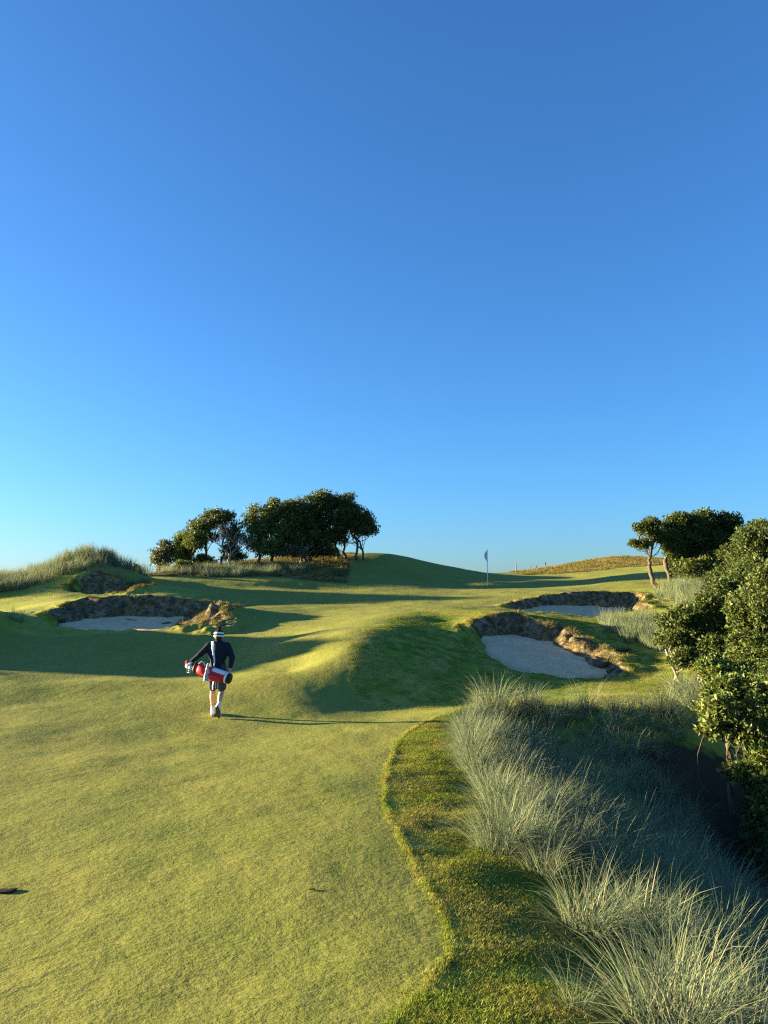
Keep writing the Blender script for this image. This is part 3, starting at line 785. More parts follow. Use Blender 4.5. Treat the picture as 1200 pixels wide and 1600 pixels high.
def tree(name, label, cat, base, ell, trunks, leaf, n_clump, per, clump_r, mat, seed, group=None, n_limb=40, limb_r=.03, bark="bark", inner=.25):
    rg = np.random.default_rng(seed)
    b0 = np.array(base, float)
    root = empty(name, base); tag(root, label, cat, group)
    ell = [(e[0] - b0[0], e[1] - b0[1], e[2] - b0[2], *e[3:]) for e in ell]
    core = [(*e[:3], *(q * .66 for q in e[3:])) for e in ell]; lobes = []
    for e in ell:
        for _ in range(12):
            d = rg.normal(0, 1, 3); d[2] = d[2] * .8 + .25; d /= np.linalg.norm(d)
            k = rg.uniform(.22, .40)
            lobes.append((*(np.array(e[:3]) + d * np.array(e[3:]) * .84), *(np.array(e[3:]) * k)))
    ell = core + lobes
    CC, LP, LN = crown_points(ell, int(n_clump * (2.5 if leaf > .1 else 1.5)), int(per * .8), clump_r, rg, inner)
    obj("crown", mesh_np("crown", *leaves(LP, LN, leaf * 1.3, rg), smooth=False), MATS[mat], root)
    parts, tops = [], []
    for (p0, p1, r0, r1) in trunks:
        P = bend(np.array(p0) - b0, np.array(p1) - b0, 8, rg, .07)
        parts.append(tube(P, np.linspace(r0, r1, 8), 8)); tops.append(P)
    for q in rg.choice(len(CC), min(n_limb, len(CC)), replace=False):
        P = min(tops, key=lambda T: np.linalg.norm(T[-1] - CC[q]))
        s = P[rg.integers(3, 8)]
        parts.append(tube(bend(s, CC[q], 6, rg, .14), np.linspace(limb_r, limb_r * .25, 6), 5))
    obj("trunk", mesh_np("trunk", *join(parts)), MATS[bark], root)
    return root
def e3(u, v, Y, ru, rv, ry=None):
    """crown lobe: centre on a line of sight at Y metres, half width and half height given as picture sizes"""
    x, y, z = c(u, v, Y); s = Y / F
    return (x, y, z, ru * s, ry if ry else ru * s * .9, rv * s)
def gp(u, Y, dz=0):
    x = (u - 600) / F * Y
    return (x, Y, H(x, Y) + dz)
G1, G2 = "trees of the clump on the far mound", "trees along the right side"
tree("scrub_tree", "low greyish shrub tree at the left end of the hilltop clump", "tree", gp(262, 50.0, -.1), [e3(258, 868, 50.0, 18, 20), e3(248, 878, 50.0, 12, 14)], [(gp(262, 50.0, -.1), c(260, 866, 50.0), .07, .03)], .12, 110, 34, .28, "scrub_leaf_grey", 1, G1)
tree("scrub_tree", "rounded green tree, second from the left in the hilltop clump", "tree", gp(296, 50.2, -.1), [e3(292, 852, 50.2, 22, 20), e3(305, 842, 48.7, 16, 14), e3(285, 866, 50.0, 13, 12)], [(gp(296, 50.2, -.1), c(296, 852, 50.2), .09, .04), (gp(303, 50.2, -.1), c(306, 842, 48.7), .07, .03)], .13, 150, 38, .33, "scrub_leaf_bright", 2, G1)
tree("scrub_tree", "open crowned tree above the bare grey shrub in the hilltop clump", "tree", gp(336, 49.6, -.1), [e3(330, 814, 49.6, 30, 15), e3(350, 806, 49.6, 16, 11), e3(312, 826, 49.2, 16, 11), e3(358, 828, 50.0, 16, 16), e3(370, 842, 50.2, 14, 18), e3(322, 842, 49.4, 14, 12)], [(gp(330, 49.6, -.1), c(326, 818, 49.6), .10, .05), (gp(345, 49.6, -.1), c(350, 812, 49.6), .09, .04)], .13, 150, 38, .34, "scrub_leaf_dark", 3, G1)
tree("scrub_tree", "mid sized leafy tree in the middle of the hilltop clump", "tree", gp(412, 50.4, -.1), [e3(408, 812, 50.4, 26, 26), e3(432, 800, 50.4, 22, 18), e3(396, 838, 49.9, 18, 24), e3(430, 838, 50.1, 26, 22), e3(412, 856, 49.6, 24, 12), e3(440, 818, 50.8, 22, 26)], [(gp(405, 50.4, -.1), c(405, 815, 50.4), .12, .05), (gp(425, 50.4, -.1), c(430, 805, 50.4), .12, .05)], .13, 270, 42, .36, "scrub_leaf_bright", 4, G1)
tree("scrub_tree", "tall dark domed tree forming the top of the hilltop clump", "tree", gp(478, 51.8, -.1), [e3(476, 795, 51.8, 32, 25), e3(500, 788, 52.2, 24, 18), e3(455, 805, 51.3, 20, 22), e3(478, 825, 51.3, 30, 20), e3(470, 846, 50.9, 28, 16), e3(495, 842, 51.6, 24, 18), e3(452, 836, 50.9, 20, 20)], [(gp(470, 51.8, -.1), c(466, 808, 51.8), .15, .06), (gp(488, 51.8, -.1), c(492, 800, 51.8), .15, .06), (gp(478, 51.3, -.1), c(476, 815, 51.3), .12, .05)], .14, 360, 44, .38, "scrub_leaf_dark", 5, G1)
tree("scrub_tree", "wide dark tree with bare leaning trunks at the right end of the hilltop clump", "tree", gp(545, 52.7, -.1), [e3(535, 798, 52.7, 34, 24), e3(560, 808, 52.7, 27, 22), e3(520, 818, 52.2, 26, 18), e3(566, 828, 52.4, 20, 11), e3(522, 838, 52.7, 22, 14), e3(548, 822, 52.9, 26, 14)], [(gp(528, 52.7, -.1), c(524, 815, 52.7), .13, .06), (gp(541, 52.7, -.1), c(540, 805, 52.7), .12, .05), (gp(558, 52.7, -.1), c(546, 812, 52.5), .10, .05), (gp(568, 52.9, -.1), c(552, 828, 52.7), .09, .05)], .14, 340, 44, .38, "scrub_leaf_dark", 6, G1, n_limb=60)
for i, (u, v, Y_, ru, rv, mt, lab) in enumerate([
    (318, 876, 50.0, 20, 11, "scrub_leaf_dark", "low dark bush under the open crowned tree of the clump"),
    (364, 866, 49.1, 18, 14, "scrub_leaf_dark", "dark bush right of the bare grey shrub on the hill"),
    (286, 886, 46.9, 13, 8, "scrub_leaf_bright", "small bright bush at the foot of the second clump tree"),
    (455, 862, 50.4, 26, 12, "scrub_leaf_grey", "grey green bush below the middle of the tree clump"),
    (505, 860, 51.3, 24, 12, "scrub_leaf_dark", "dark bush below the tall domed tree"),
    (208, 890, 45, 7, 5, "scrub_leaf_dark", "tiny shrub poking up alone between the dune and the tree clump")]):
    tree("bush", lab, "bush", gp(u, Y_, -.05), [e3(u, v, Y_, ru, rv)], [(gp(u, Y_, -.05), c(u, v, Y_), .04, .02)], .12, 26 + 3 * int(ru), 26, .26, mt, 20 + i, "bushes under the hilltop trees", n_limb=14, limb_r=.015)

def bare_tree(label, base, tips, seed, r0=.05, depth=3):
    rg = np.random.default_rng(seed); parts = []; b0 = np.array(base)
    def grow(p, d, L, r, k):
        q = p + d * L
        parts.append(tube(bend(p, q, 5, rg, .07), np.linspace(r, r * .55, 5), 5))
        if k == 0: return
        for _ in range(rg.integers(3, 5)):
            e = d + rg.normal(0, .42, 3); e[2] = abs(e[2]) * .8 + .25; e /= np.linalg.norm(e)
            grow(p + (q - p) * rg.uniform(.55, 1), e, L * rg.uniform(.55, .8), r * .55, k - 1)
    for t in tips:
        d = np.array(t) - b0; L = np.linalg.norm(d)
        grow(np.zeros(3), d / L, L * .42, r0, depth)
    o = obj("bare_shrub", mesh_np("bare_shrub", *join(parts)), MATS["dead_wood"], loc=base)
    tag(o, label, "shrub", "leafless shrubs")
tree("bush", "dark bush joining the marram mound to the pale trunks on the right", "bush", gp(1095, 37.4, -.05), [e3(1092, 892, 37.4, 34, 18), e3(1125, 900, 36.8, 30, 22), e3(1066, 893, 38.6, 14, 10)], [(gp(1095, 37.4, -.05), c(1095, 890, 37.4), .05, .03)], .12, 130, 30, .26, "scrub_leaf_mid", 29, "bushes under the right hand trees", n_limb=20, limb_r=.015)
bare_tree("leafless pale grey shrub in front of the open crowned hilltop tree", gp(358, 48.3), [c(345, 818, 48.3), c(360, 812, 48.3), c(374, 822, 48.3)], 3, .055)
bare_tree("thin leafless shrub in front of the tall dark domed tree", gp(470, 50.1), [c(466, 832, 50.1), c(474, 828, 50.1)], 5, .035)

# right side
tree("scrub_tree", "dark tree at the right edge between the domed tree and the tall scrub", "tree", gp(1185, 36, -.1), [e3(1178, 842, 36, 28, 24), e3(1205, 835, 36, 30, 26), e3(1185, 875, 35.5, 36, 26)], [(gp(1185, 36, -.1), c(1182, 850, 36), .1, .05)], .12, 300, 44, .3, "scrub_leaf_dark", 30, G2)
tree("scrub_tree", "slender open tree with a bent pale trunk at the edge of the green", "tree", gp(1024, 38, -.1), [e3(1008, 828, 38, 15, 12), e3(1018, 818, 38, 14, 10), e3(1000, 850, 38, 14, 7), e3(1028, 838, 38.2, 12, 10)], [(gp(1025, 38, -.1), c(1014, 884, 38), .12, .09), (c(1014, 885, 38), c(1023, 838, 38), .08, .04), (c(1016, 872, 38), c(1004, 846, 38), .035, .02)], .11, 120, 36, .24, "scrub_leaf_dark", 31, G2, n_limb=26, limb_r=.022)
tree("scrub_tree", "dense dark tree with a thick pale trunk next to the slender open tree", "tree", gp(1046, 38.5, -.1), [e3(1062, 828, 39, 30, 24), e3(1050, 852, 38.6, 20, 24), e3(1085, 820, 39.5, 26, 20), e3(1080, 852, 39, 30, 22), e3(1062, 868, 38.8, 20, 14), e3(1090, 876, 38.6, 26, 16), e3(1064, 884, 39.2, 18, 12)], [(gp(1047, 38.5, -.1), c(1040, 880, 38.5), .13, .11), (c(1040, 881, 38.5), c(1050, 840, 38.7), .10, .05), (gp(1070, 39, -.1), c(1072, 840, 39), .10, .05)], .12, 380, 44, .30, "scrub_leaf_dark", 32, G2)
tree("scrub_tree", "broad dark domed tree behind the marram mound on the right", "tree", gp(1125, 40, -.1), [e3(1115, 822, 40, 34, 22), e3(1142, 836, 40, 28, 22), e3(1118, 856, 39.5, 34, 26), e3(1150, 866, 39, 26, 26), e3(1120, 882, 38.5, 30, 18)], [(gp(1115, 40, -.1), c(1115, 835, 40), .13, .05), (gp(1135, 40, -.1), c(1140, 845, 40), .12, .05)], .12, 430, 44, .32, "scrub_leaf_dark", 33, G2)
tree("scrub_tree", "tall scrub tree cut by the right edge below the domed tree", "tree", gp(1180, 30, -.1), [e3(1165, 870, 30, 36, 34), e3(1190, 850, 30, 32, 34), e3(1150, 905, 29, 30, 26), e3(1220, 870, 30, 40, 50), e3(1185, 915, 29, 36, 26)], [(gp(1165, 30, -.1), c(1165, 880, 30), .11, .05), (gp(1190, 30, -.1), c(1192, 865, 30), .11, .05)], .105, 600, 46, .27, "scrub_leaf_dark", 34, G2)
tree("scrub_bush", "big sunlit bush with grey twisted stems on the right bank", "bush", gp(1085, 19.5, -.1), [e3(1075, 985, 19.5, 40, 34), e3(1110, 960, 20, 40, 34), e3(1130, 1000, 19.2, 42, 32), e3(1150, 935, 21, 46, 34), e3(1100, 1015, 19, 30, 20), e3(1052, 1000, 19.5, 22, 20), e3(1090, 1032, 18.8, 34, 16), e3(1125, 1030, 18.6, 30, 20)], [(gp(1062, 19.5, -.1), c(1060, 990, 19.5), .05, .03), (gp(1075, 19.5, -.1), c(1085, 985, 19.5), .06, .03), (gp(1085, 19.3, -.1), c(1110, 975, 20), .06, .03), (gp(1068, 19.2, -.1), c(1040, 1015, 19.2), .04, .02)], .085, 700, 42, .19, "scrub_leaf_dark", 35, "bushes on the right bank", n_limb=60, limb_r=.018, bark="dead_wood")
tree("scrub_bush", "dense bush rising at the right edge behind the twisted stems", "bush", gp(1190, 18, -.3), [e3(1190, 970, 18, 50, 50), e3(1225, 940, 18.5, 50, 60), e3(1180, 1025, 17.5, 45, 36), e3(1170, 910, 22, 40, 36), e3(1230, 1020, 17.5, 50, 50)], [(gp(1190, 18, -.3), c(1190, 980, 18), .07, .03), (gp(1215, 18, -.3), c(1220, 960, 18), .07, .03)], .085, 800, 42, .20, "scrub_leaf_mid", 36, "bushes on the right bank")
tree("scrub_bush", "small bright bush between the marram tussocks and the right edge", "bush", gp(1120, 15.4, -.2), [e3(1116, 1050, 15.4, 26, 18), e3(1145, 1058, 15.2, 30, 20), e3(1185, 1062, 15.0, 36, 26)], [(gp(1120, 15.4, -.2), c(1120, 1055, 15.4), .03, .02), (gp(1150, 15.2, -.2), c(1152, 1062, 15.2), .03, .02)], .075, 330, 40, .15, "scrub_leaf_bright", 37, "bushes on the right bank", n_limb=40, limb_r=.012)
bx0 = (6.2, 13.0)
tree("scrub_bush", "nearest glossy leaved bush lit yellow green above the black hollow", "bush", (bx0[0], bx0[1], H(*bx0) - .1),
     [e3(1140, 1112, 13, 44, 36), e3(1112, 1130, 12.8, 26, 26), e3(1180, 1092, 13.2, 46, 36), e3(1185, 1140, 12.6, 44, 28), e3(1235, 1110, 13, 56, 50), e3(1130, 1085, 13.3, 24, 20),
      (7.6, 12.9, -.1, .9, .8, .6), (7.1, 12.6, -.6, .9, .8, .55), (6.4, 12.9, -.4, .75, .7, .42), (6.5, 12.6, -1.0, .8, .7, .4)],
     [((bx0[0], bx0[1], H(*bx0) - .1), c(1150, 1110, 13), .05, .03), ((6.7, 12.9, H(6.7, 12.9) - .1), c(1190, 1105, 13), .04, .03)], .088, 900, 42, .17, "scrub_leaf_bright", 38, "bushes on the right bank", n_limb=60, limb_r=.014)
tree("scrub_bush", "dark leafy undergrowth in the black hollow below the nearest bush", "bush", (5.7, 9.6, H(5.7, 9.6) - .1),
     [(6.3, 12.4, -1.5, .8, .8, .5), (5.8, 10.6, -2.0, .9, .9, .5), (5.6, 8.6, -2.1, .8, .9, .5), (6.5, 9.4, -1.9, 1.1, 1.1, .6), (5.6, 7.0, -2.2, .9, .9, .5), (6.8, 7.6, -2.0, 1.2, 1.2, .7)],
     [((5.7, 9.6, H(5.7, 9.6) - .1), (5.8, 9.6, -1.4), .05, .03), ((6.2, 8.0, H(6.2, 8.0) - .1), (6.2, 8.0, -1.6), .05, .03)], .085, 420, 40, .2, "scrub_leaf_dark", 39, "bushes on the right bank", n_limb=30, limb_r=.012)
# ------------------------------------------------------------------ flag, posts, clods, divots
def lathe(prof, n=16):
    """closed surface of revolution about z from (r, z) pairs"""
    m = len(prof); th = np.linspace(0, 2 * np.pi, n, endpoint=False)
    V = np.array([[r * math.cos(t), r * math.sin(t), z] for r, z in prof for t in th])
    idx = np.arange(m * n).reshape(m, n); nx = np.roll(idx, -1, 1)
    Q = np.stack([idx[:-1], nx[:-1], nx[1:], idx[1:]], -1).reshape(-1, 4)
    V = np.concatenate([V, [[0, 0, prof[0][1]], [0, 0, prof[-1][1]]]])
    T = np.concatenate([np.stack([np.roll(idx[0], -1), idx[0], np.full(n, m * n)], -1), np.stack([idx[-1], np.roll(idx[-1], -1), np.full(n, m * n + 1)], -1)])
    return V, T, Q
def sheet(P, th):
    """a grid of points (m, n, 3) given a real thickness"""
    m, n, _ = P.shape
    du = np.gradient(P, axis=0); dv = np.gradient(P, axis=1)
    N = np.cross(du, dv); N /= np.maximum(np.linalg.norm(N, axis=2, keepdims=True), 1e-9)
    V = np.concatenate([(P + N * th / 2).reshape(-1, 3), (P - N * th / 2).reshape(-1, 3)])
    i = np.arange(m * n).reshape(m, n); o = m * n
    q = np.stack([i[:-1, :-1], i[1:, :-1], i[1:, 1:], i[:-1, 1:]], -1).reshape(-1, 4)
    Q = [q, (q + o)[:, ::-1]]
    for e in (i[0], i[-1][::-1], i[:, 0][::-1], i[:, -1]):
        Q.append(np.stack([e[:-1], e[1:], e[1:] + o, e[:-1] + o], -1))
    return V, np.zeros((0, 3), int), np.concatenate(Q)

fx, fy = c(762, 913, 48)[:2]; fz = H(fx, fy)
fl = empty("golf_flag", (fx, fy, fz)); tag(fl, "white flagstick with a limp white flag painted in bluish shade standing on the green", "flag")
obj("pole", mesh_np("pole", *lathe([(.030, -.05), (.030, .9), (.024, .92), (.024, 2.18), (.010, 2.20)], 10)), MATS["white_paint"], fl)
tt, ss = np.meshgrid(np.linspace(0, 1, 14), np.linspace(0, 1, 9), indexing='ij')
P = np.stack([.02 - (.05 + .20 * ss) * (1 - .45 * tt ** 2) * (0.35 + .65 * np.sin(np.pi * np.clip(tt * .9 + .08, 0, 1))) + .02, .06 * np.sin(ss * 9 + tt * 2.5), 2.14 - .86 * tt * (1 - .25 * ss) - .10 * ss], -1)
P[:, 0, 0] = -.02; P[:, 0, 1] = 0; P[:, 0, 2] = 2.14 - .5 * tt[:, 0]
obj("flag_cloth", mesh_np("flag_cloth", *sheet(P, .006)), MATS["flag_cloth"], fl)

for i, (u, v0, v1, lean, lab) in enumerate([
    (806, 885, 899, .02, "leftmost upright post on the skyline right of the flag"),
    (826, 890, 899, .35, "short leaning post on the skyline, second from the flag"),
    (838, 885, 898, -.02, "upright post on the skyline between the two leaning posts"),
    (852, 886, 897, -.25, "tilted post on the skyline nearest the right hill")]):
    Y_ = 62.0; b0 = gp(u, Y_); h = (v1 - v0) / F * Y_ + .1
    o = obj("fence_post", mesh_np("fence_post", *lathe([(.032, -.25), (.035, 0), (.032, h * .6), (.033, h - .03), (.025, h)], 8)), MATS["post_wood"], loc=b0)
    o.rotation_euler = (0.05, lean, .4 * i)
    tag(o, lab, "post", "posts on the skyline")

def clod_mesh(seed, sx, sy, sz):
    rg = np.random.default_rng(seed)
    bm = bmesh.new(); bmesh.ops.create_icosphere(bm, subdivisions=3, radius=1)
    V = np.array([v.co[:] for v in bm.verts])
    n = fbm(V[:, 0] * 1.3 + seed, V[:, 1] * 1.3 + V[:, 2], seed, 4, .6)
    f = np.sign(V) * np.abs(V) ** .7
    V = f * (1 + .5 * n)[:, None] * np.array([sx, sy, sz])
    for v, q in zip(bm.verts, V): v.co = q
    me = bpy.data.meshes.new("clod"); bm.to_mesh(me); bm.free()
    return me
for i, (u, v, Y_, sx, sy, sz, lab) in enumerate([
    (222, 968, 30.05, .55, .20, .08, "long pale slab of collapsed turf at the back of the left bunker"),
    (262, 978, 29.3, .2, .18, .12, "dark clod at the right corner of the left bunker"),
    (905, 1016, 23.7, .26, .2, .10, "clod at the broken right edge of the near right bunker"),
    (942, 1038, 22.1, .30, .2, .07, "flat pale clod beside the front right corner of the near right bunker"),
    (866, 996, 25.5, .2, .16, .10, "fallen clod under the back face of the near right bunker"),
    (968, 1018, 23.4, .34, .22, .05, "pale flat stone on the bank right of the near right bunker"),
    (985, 955, 34.2, .3, .2, .16, "clod at the right end of the far right bunker")]):
    x_, y_, _z = c(u, v, Y_)
    o = obj("turf_clod", clod_mesh(7 + i, sx, sy, sz), MATS["clod"], loc=(x_, y_, H(x_, y_) + sz * .3))
    for p in o.data.polygons: p.use_smooth = True
    o.rotation_euler = (.1 * math.sin(i), .12 * math.cos(i * 2), i * 1.3)
    tag(o, lab, "clod", "collapsed turf in the bunkers")
for u, v, Y_, s, lab in [(8, 1368, 6.75, .085, "flat dark soil patch painted as the shaded hollow of a divot at the left edge of the fairway"), (487, 1373, 6.65, .026, "tiny dark scrap lying in the middle of the near fairway")]:
    x_ = c(u, v, Y_)[0]
    o = obj("divot", clod_mesh(31, s, s * .55, s * .10), MATS["soil"], loc=(x_, Y_, H(x_, Y_) + .008))  # flat soil lump; at the left edge its dark colour stands for a hole's shade
    tag(o, lab, "divot")
# ------------------------------------------------------------------ golfer
plain("skin", (0.52, 0.30, 0.20), .55, .3, .08, 12)
plain("navy_knit", (0.012, 0.016, 0.030), .85, .15, .3, 60)
plain("shorts_cloth", (0.055, 0.060, 0.075), .85, .15, .2, 60)
plain("white_cloth", (0.72, 0.72, 0.70), .85, .1, .06, 30)
plain("shoe_white", (0.74, 0.73, 0.70), .5, .3, .05, 30)
plain("shoe_sole", (0.10, 0.085, 0.075), .8, .2, .2, 30)
plain("hair", (0.030, 0.020, 0.014), .7, .3, .3, 80)
plain("bag_red", (0.52, 0.022, 0.030), .55, .35, .12, 14)
plain("bag_white", (0.76, 0.75, 0.72), .5, .35, .05, 14)
plain("bag_black", (0.012, 0.012, 0.013), .55, .35, .2, 14)
plain("strap_blue", (0.50, 0.60, 0.70), .8, .15, .08, 30)
plain("red_knit", (0.36, 0.018, 0.022), .85, .15, .2, 50)
b = NB("steel"); p_ = b.surf((0.62, 0.62, 0.60), .28, .5); p_.node_tree.nodes["Principled BSDF"].inputs["Metallic"].default_value = 1.0
def striped(name, a, bcol, scale, rot):
    b = NB(name)
    tc = b.n("ShaderNodeTexCoord"); mp = b.n("ShaderNodeMapping"); mp.inputs["Rotation"].default_value = rot
    b.l(tc.outputs["Object"], mp.inputs["Vector"])
    w = b.n("ShaderNodeTexWave"); w.inputs["Scale"].default_value = scale; w.inputs["Distortion"].default_value = 1.2
    b.l(mp.outputs[0], w.inputs["Vector"])
    return b.surf(b.ramp(w.outputs["Fac"], [(0.55, a), (0.72, bcol)]), .9, .1)
striped("towel_pattern", (0.74, 0.73, 0.72), (0.16, 0.15, 0.36), 13, (0, .5, 0))
striped("towel_stripe", (0.74, 0.73, 0.72), (0.05, 0.05, 0.09), 7, (0, 0, 0))

def ball(bm, co, r, sub=2):
    r = (r, r, r) if isinstance(r, (int, float)) else r
    bmesh.ops.create_icosphere(bm, subdivisions=sub, radius=1, matrix=Matrix.Translation(co) @ Matrix.Diagonal((*r, 1)))
def limb(bm, pts, rads):
    """tapering chain of overlapping balls and cones"""
    for a, b_, r0, r1 in zip(pts[:-1], pts[1:], rads[:-1], rads[1:]):
        a, b_ = Vector(a), Vector(b_); d = b_ - a
        q = d.to_track_quat('Z', 'Y').to_matrix().to_4x4()
        bmesh.ops.create_cone(bm, cap_ends=True, segments=14, radius1=r0, radius2=r1, depth=d.length, matrix=Matrix.Translation((a + b_) / 2) @ q)
    for co, r in zip(pts, rads): ball(bm, co, r)
def fuse(name, bm, mat, parent, voxel=.011, smooth=6):
    """one continuous skin over the overlapping volumes"""
    me = bpy.data.meshes.new(name); bm.to_mesh(me); bm.free()
    o = bpy.data.objects.new(name, me); COL.objects.link(o)
    m = o.modifiers.new("r", 'REMESH'); m.mode = 'VOXEL'; m.voxel_size = voxel; m.use_smooth_shade = True
    s = o.modifiers.new("s", 'SMOOTH'); s.factor = .5; s.iterations = smooth
    dg = bpy.context.evaluated_depsgraph_get()
    me2 = bpy.data.meshes.new_from_object(o.evaluated_get(dg)); me2.name = name
    me2.materials.clear(); me2.materials.append(MATS[mat])
    COL.objects.unlink(o); bpy.data.objects.remove(o)
    me2.polygons.foreach_set("use_smooth", np.full(len(me2.polygons), True))
    o = bpy.data.objects.new(name, me2)
    return link(o, parent)

gx_, gy_ = c(338, 1120, 15.8)[:2]
GZ = H(gx_, gy_)
man = empty("person", (gx_, gy_, GZ))
tag(man, "person walking away uphill in navy top, shorts and bobble hat", "person")
ZO = H(gx_ - .09, gy_ + .14) - GZ
LA = [(-.18, .02, 1.415), (-.355, -.07, 1.235), (-.535, -.06, 1.095)]
RA = [(.18, .02, 1.415), (.305, -.05, 1.175), (.285, -.13, .985)]
LL = [(-.092, 0, .90), (-.105, .09, .505), (-.100, .115, .10)]
RL = [(.092, 0, .90), (.085, .045, .505), (.080, -.20, .225)]
bm = bmesh.new()
limb(bm, [(0, .0, .93), (0, .0, 1.06), (0, .015, 1.22), (0, .02, 1.36)], [.135, .125, .135, .13])
limb(bm, [(-.15, .02, 1.41), (.15, .02, 1.41)], [.06, .06])
limb(bm, [(0, .015, 1.40), (0, .035, 1.52)], [.06, .055])
ball(bm, (0, .045, 1.605), (.077, .095, .112), 3); ball(bm, (0, .10, 1.555), (.055, .05, .05))
ball(bm, (0, .145, 1.598), (.013, .018, .022)); ball(bm, (-.08, .045, 1.60), (.012, .024, .034)); ball(bm, (.08, .045, 1.60), (.012, .024, .034))
ball(bm, (0, .135, 1.552), (.026, .012, .009)); ball(bm, (-.03, .128, 1.617), (.014, .012, .009)); ball(bm, (.03, .128, 1.617), (.014, .012, .009))
limb(bm, LA, [.055, .042, .030]); limb(bm, RA, [.055, .042, .030])
for leg in (LL, RL):
    h, kx, an = (Vector(q) for q in leg)
    limb(bm, [h, h.lerp(kx, .5), kx, kx.lerp(an, .32) + Vector((0, -.018, 0)), kx.lerp(an, .7), an], [.088, .076, .054, .056, .040, .034])
def hand(bm, wrist, palm_dir, curl_dir, side, flip):
    w, d, cu, s = Vector(wrist), Vector(palm_dir).normalized(), Vector(curl_dir).normalized(), Vector(side).normalized()
    limb(bm, [w, w + d * .045, w + d * .085], [.026, .032, .030])
    for j, ln in enumerate((.066, .074, .070, .055)):
        k0 = w + d * .088 + s * (.027 - .018 * j)
        k1 = k0 + (d * .8 + cu * .6).normalized() * ln * .45
        k2 = k1 + (d * .1 + cu).normalized() * ln * .35
        k3 = k2 + (cu * .8 - d * .6).normalized() * ln * .25
        limb(bm, [k0, k1, k2, k3], [.0098, .0092, .0086, .0075])
    t0 = w + d * .03 + s * .03
    t1 = t0 + (s * .8 + d * .7 + cu * .3).normalized() * .035
    limb(bm, [t0, t1, t1 + (d * .6 + cu * .8).normalized() * .028], [.012, .011, .009])
hand(bm, LA[2], (-.75, .15, -.35), (.1, .2, -.95), (.0, -.9, .3), 1)
hand(bm, RA[2], (-.05, -.55, -.8), (-.9, .1, -.2), (.1, .8, -.5), -1)
fuse("body", bm, "skin", man, .0095, 3)
# knitted top
bm = bmesh.new()
limb(bm, [(0, .0, .985), (0, .0, 1.06), (0, .012, 1.22), (0, .015, 1.35)], [.150, .146, .155, .152])
limb(bm, [(-.09, .0, 1.20), (-.125, .01, 1.34)], [.095, .10]); limb(bm, [(.09, .0, 1.20), (.125, .01, 1.34)], [.095, .10])
limb(bm, [(-.155, .015, 1.405), (.155, .015, 1.405)], [.078, .078])
limb(bm, [(-.13, .015, 1.425), (0, .03, 1.475), (.13, .015, 1.425)], [.062, .070, .062])
limb(bm, [(0, .02, 1.46), (0, .033, 1.515)], [.072, .066])
limb(bm, [LA[0], Vector(LA[0]).lerp(Vector(LA[1]), .5), LA[1], Vector(LA[1]).lerp(Vector(LA[2]), .5), Vector(LA[1]).lerp(Vector(LA[2]), .96)], [.080, .068, .058, .050, .041])
limb(bm, [RA[0], Vector(RA[0]).lerp(Vector(RA[1]), .5), RA[1], Vector(RA[1]).lerp(Vector(RA[2]), .5), Vector(RA[1]).lerp(Vector(RA[2]), .96)], [.080, .070, .060, .052, .041])
top = fuse("knit_top", bm, "navy_knit", man, .012, 5)
# shorts
bm = bmesh.new()
limb(bm, [(-.055, 0, 1.0), (.055, 0, 1.0)], [.125, .125]); limb(bm, [(-.06, -.01, .90), (.06, -.01, .90)], [.125, .125])
for leg in (LL, RL):
    h, kx = Vector(leg[0]), Vector(leg[1])
    limb(bm, [h, h.lerp(kx, .45), h.lerp(kx, .78)], [.112, .104, .096])
fuse("shorts", bm, "shorts_cloth", man, .012, 3)
# socks and shoes
def foot(an, toe_dir, up, name_s, rot):
    an, t, u = Vector(an), Vector(toe_dir).normalized(), Vector(up).normalized()
    bm = bmesh.new(); limb(bm, [an + rot * .09, an, an - rot * .03], [.043, .042, .044])
    fuse("sock", bm, "white_cloth", man, .009, 2)
    h = an - u * .045 - t * .035
    bm = bmesh.new()
    limb(bm, [h + u * .018, h + t * .10 + u * .012, h + t * .19, h + t * .225 - u * .003], [.046, .044, .042, .034])
    ball(bm, h + u * .04 + t * .03, (.046, .05, .05))
    sh = fuse("shoe", bm, "shoe_white", man, .009, 2)
    bm = bmesh.new(); S = t.cross(u)
    ring = []
    for q in range(20):
        a = q / 20 * 6.283; l = math.cos(a); w = math.sin(a)
        ring.append(h + t * (.095 + .165 * l) + S * (w * (.046 if l > 0 else .040)) - u * .034)
    lo = [bm.verts.new(q) for q in ring]; hi = [bm.verts.new(q - u * .022) for q in ring]
    for q in range(20): bm.faces.new((lo[q], lo[(q + 1) % 20], hi[(q + 1) % 20], hi[q]))
    bm.faces.new(lo[::-1]); bm.faces.new(hi)
    bmesh.ops.recalc_face_normals(bm, faces=bm.faces)
    me = bpy.data.meshes.new("sole"); bm.to_mesh(me); bm.free(); me.materials.append(MATS["shoe_sole"])
    link(bpy.data.objects.new("sole", me), sh)
foot((LL[2][0], LL[2][1], .098), (-.12, 1, 0), (0, 0, 1), "l", Vector((0, -.05, 1)).normalized())
foot((RL[2][0], RL[2][1], .235), (.04, .62, -.86), (0, .84, .60), "r", (Vector(RL[1]) - Vector(RL[2])).normalized())
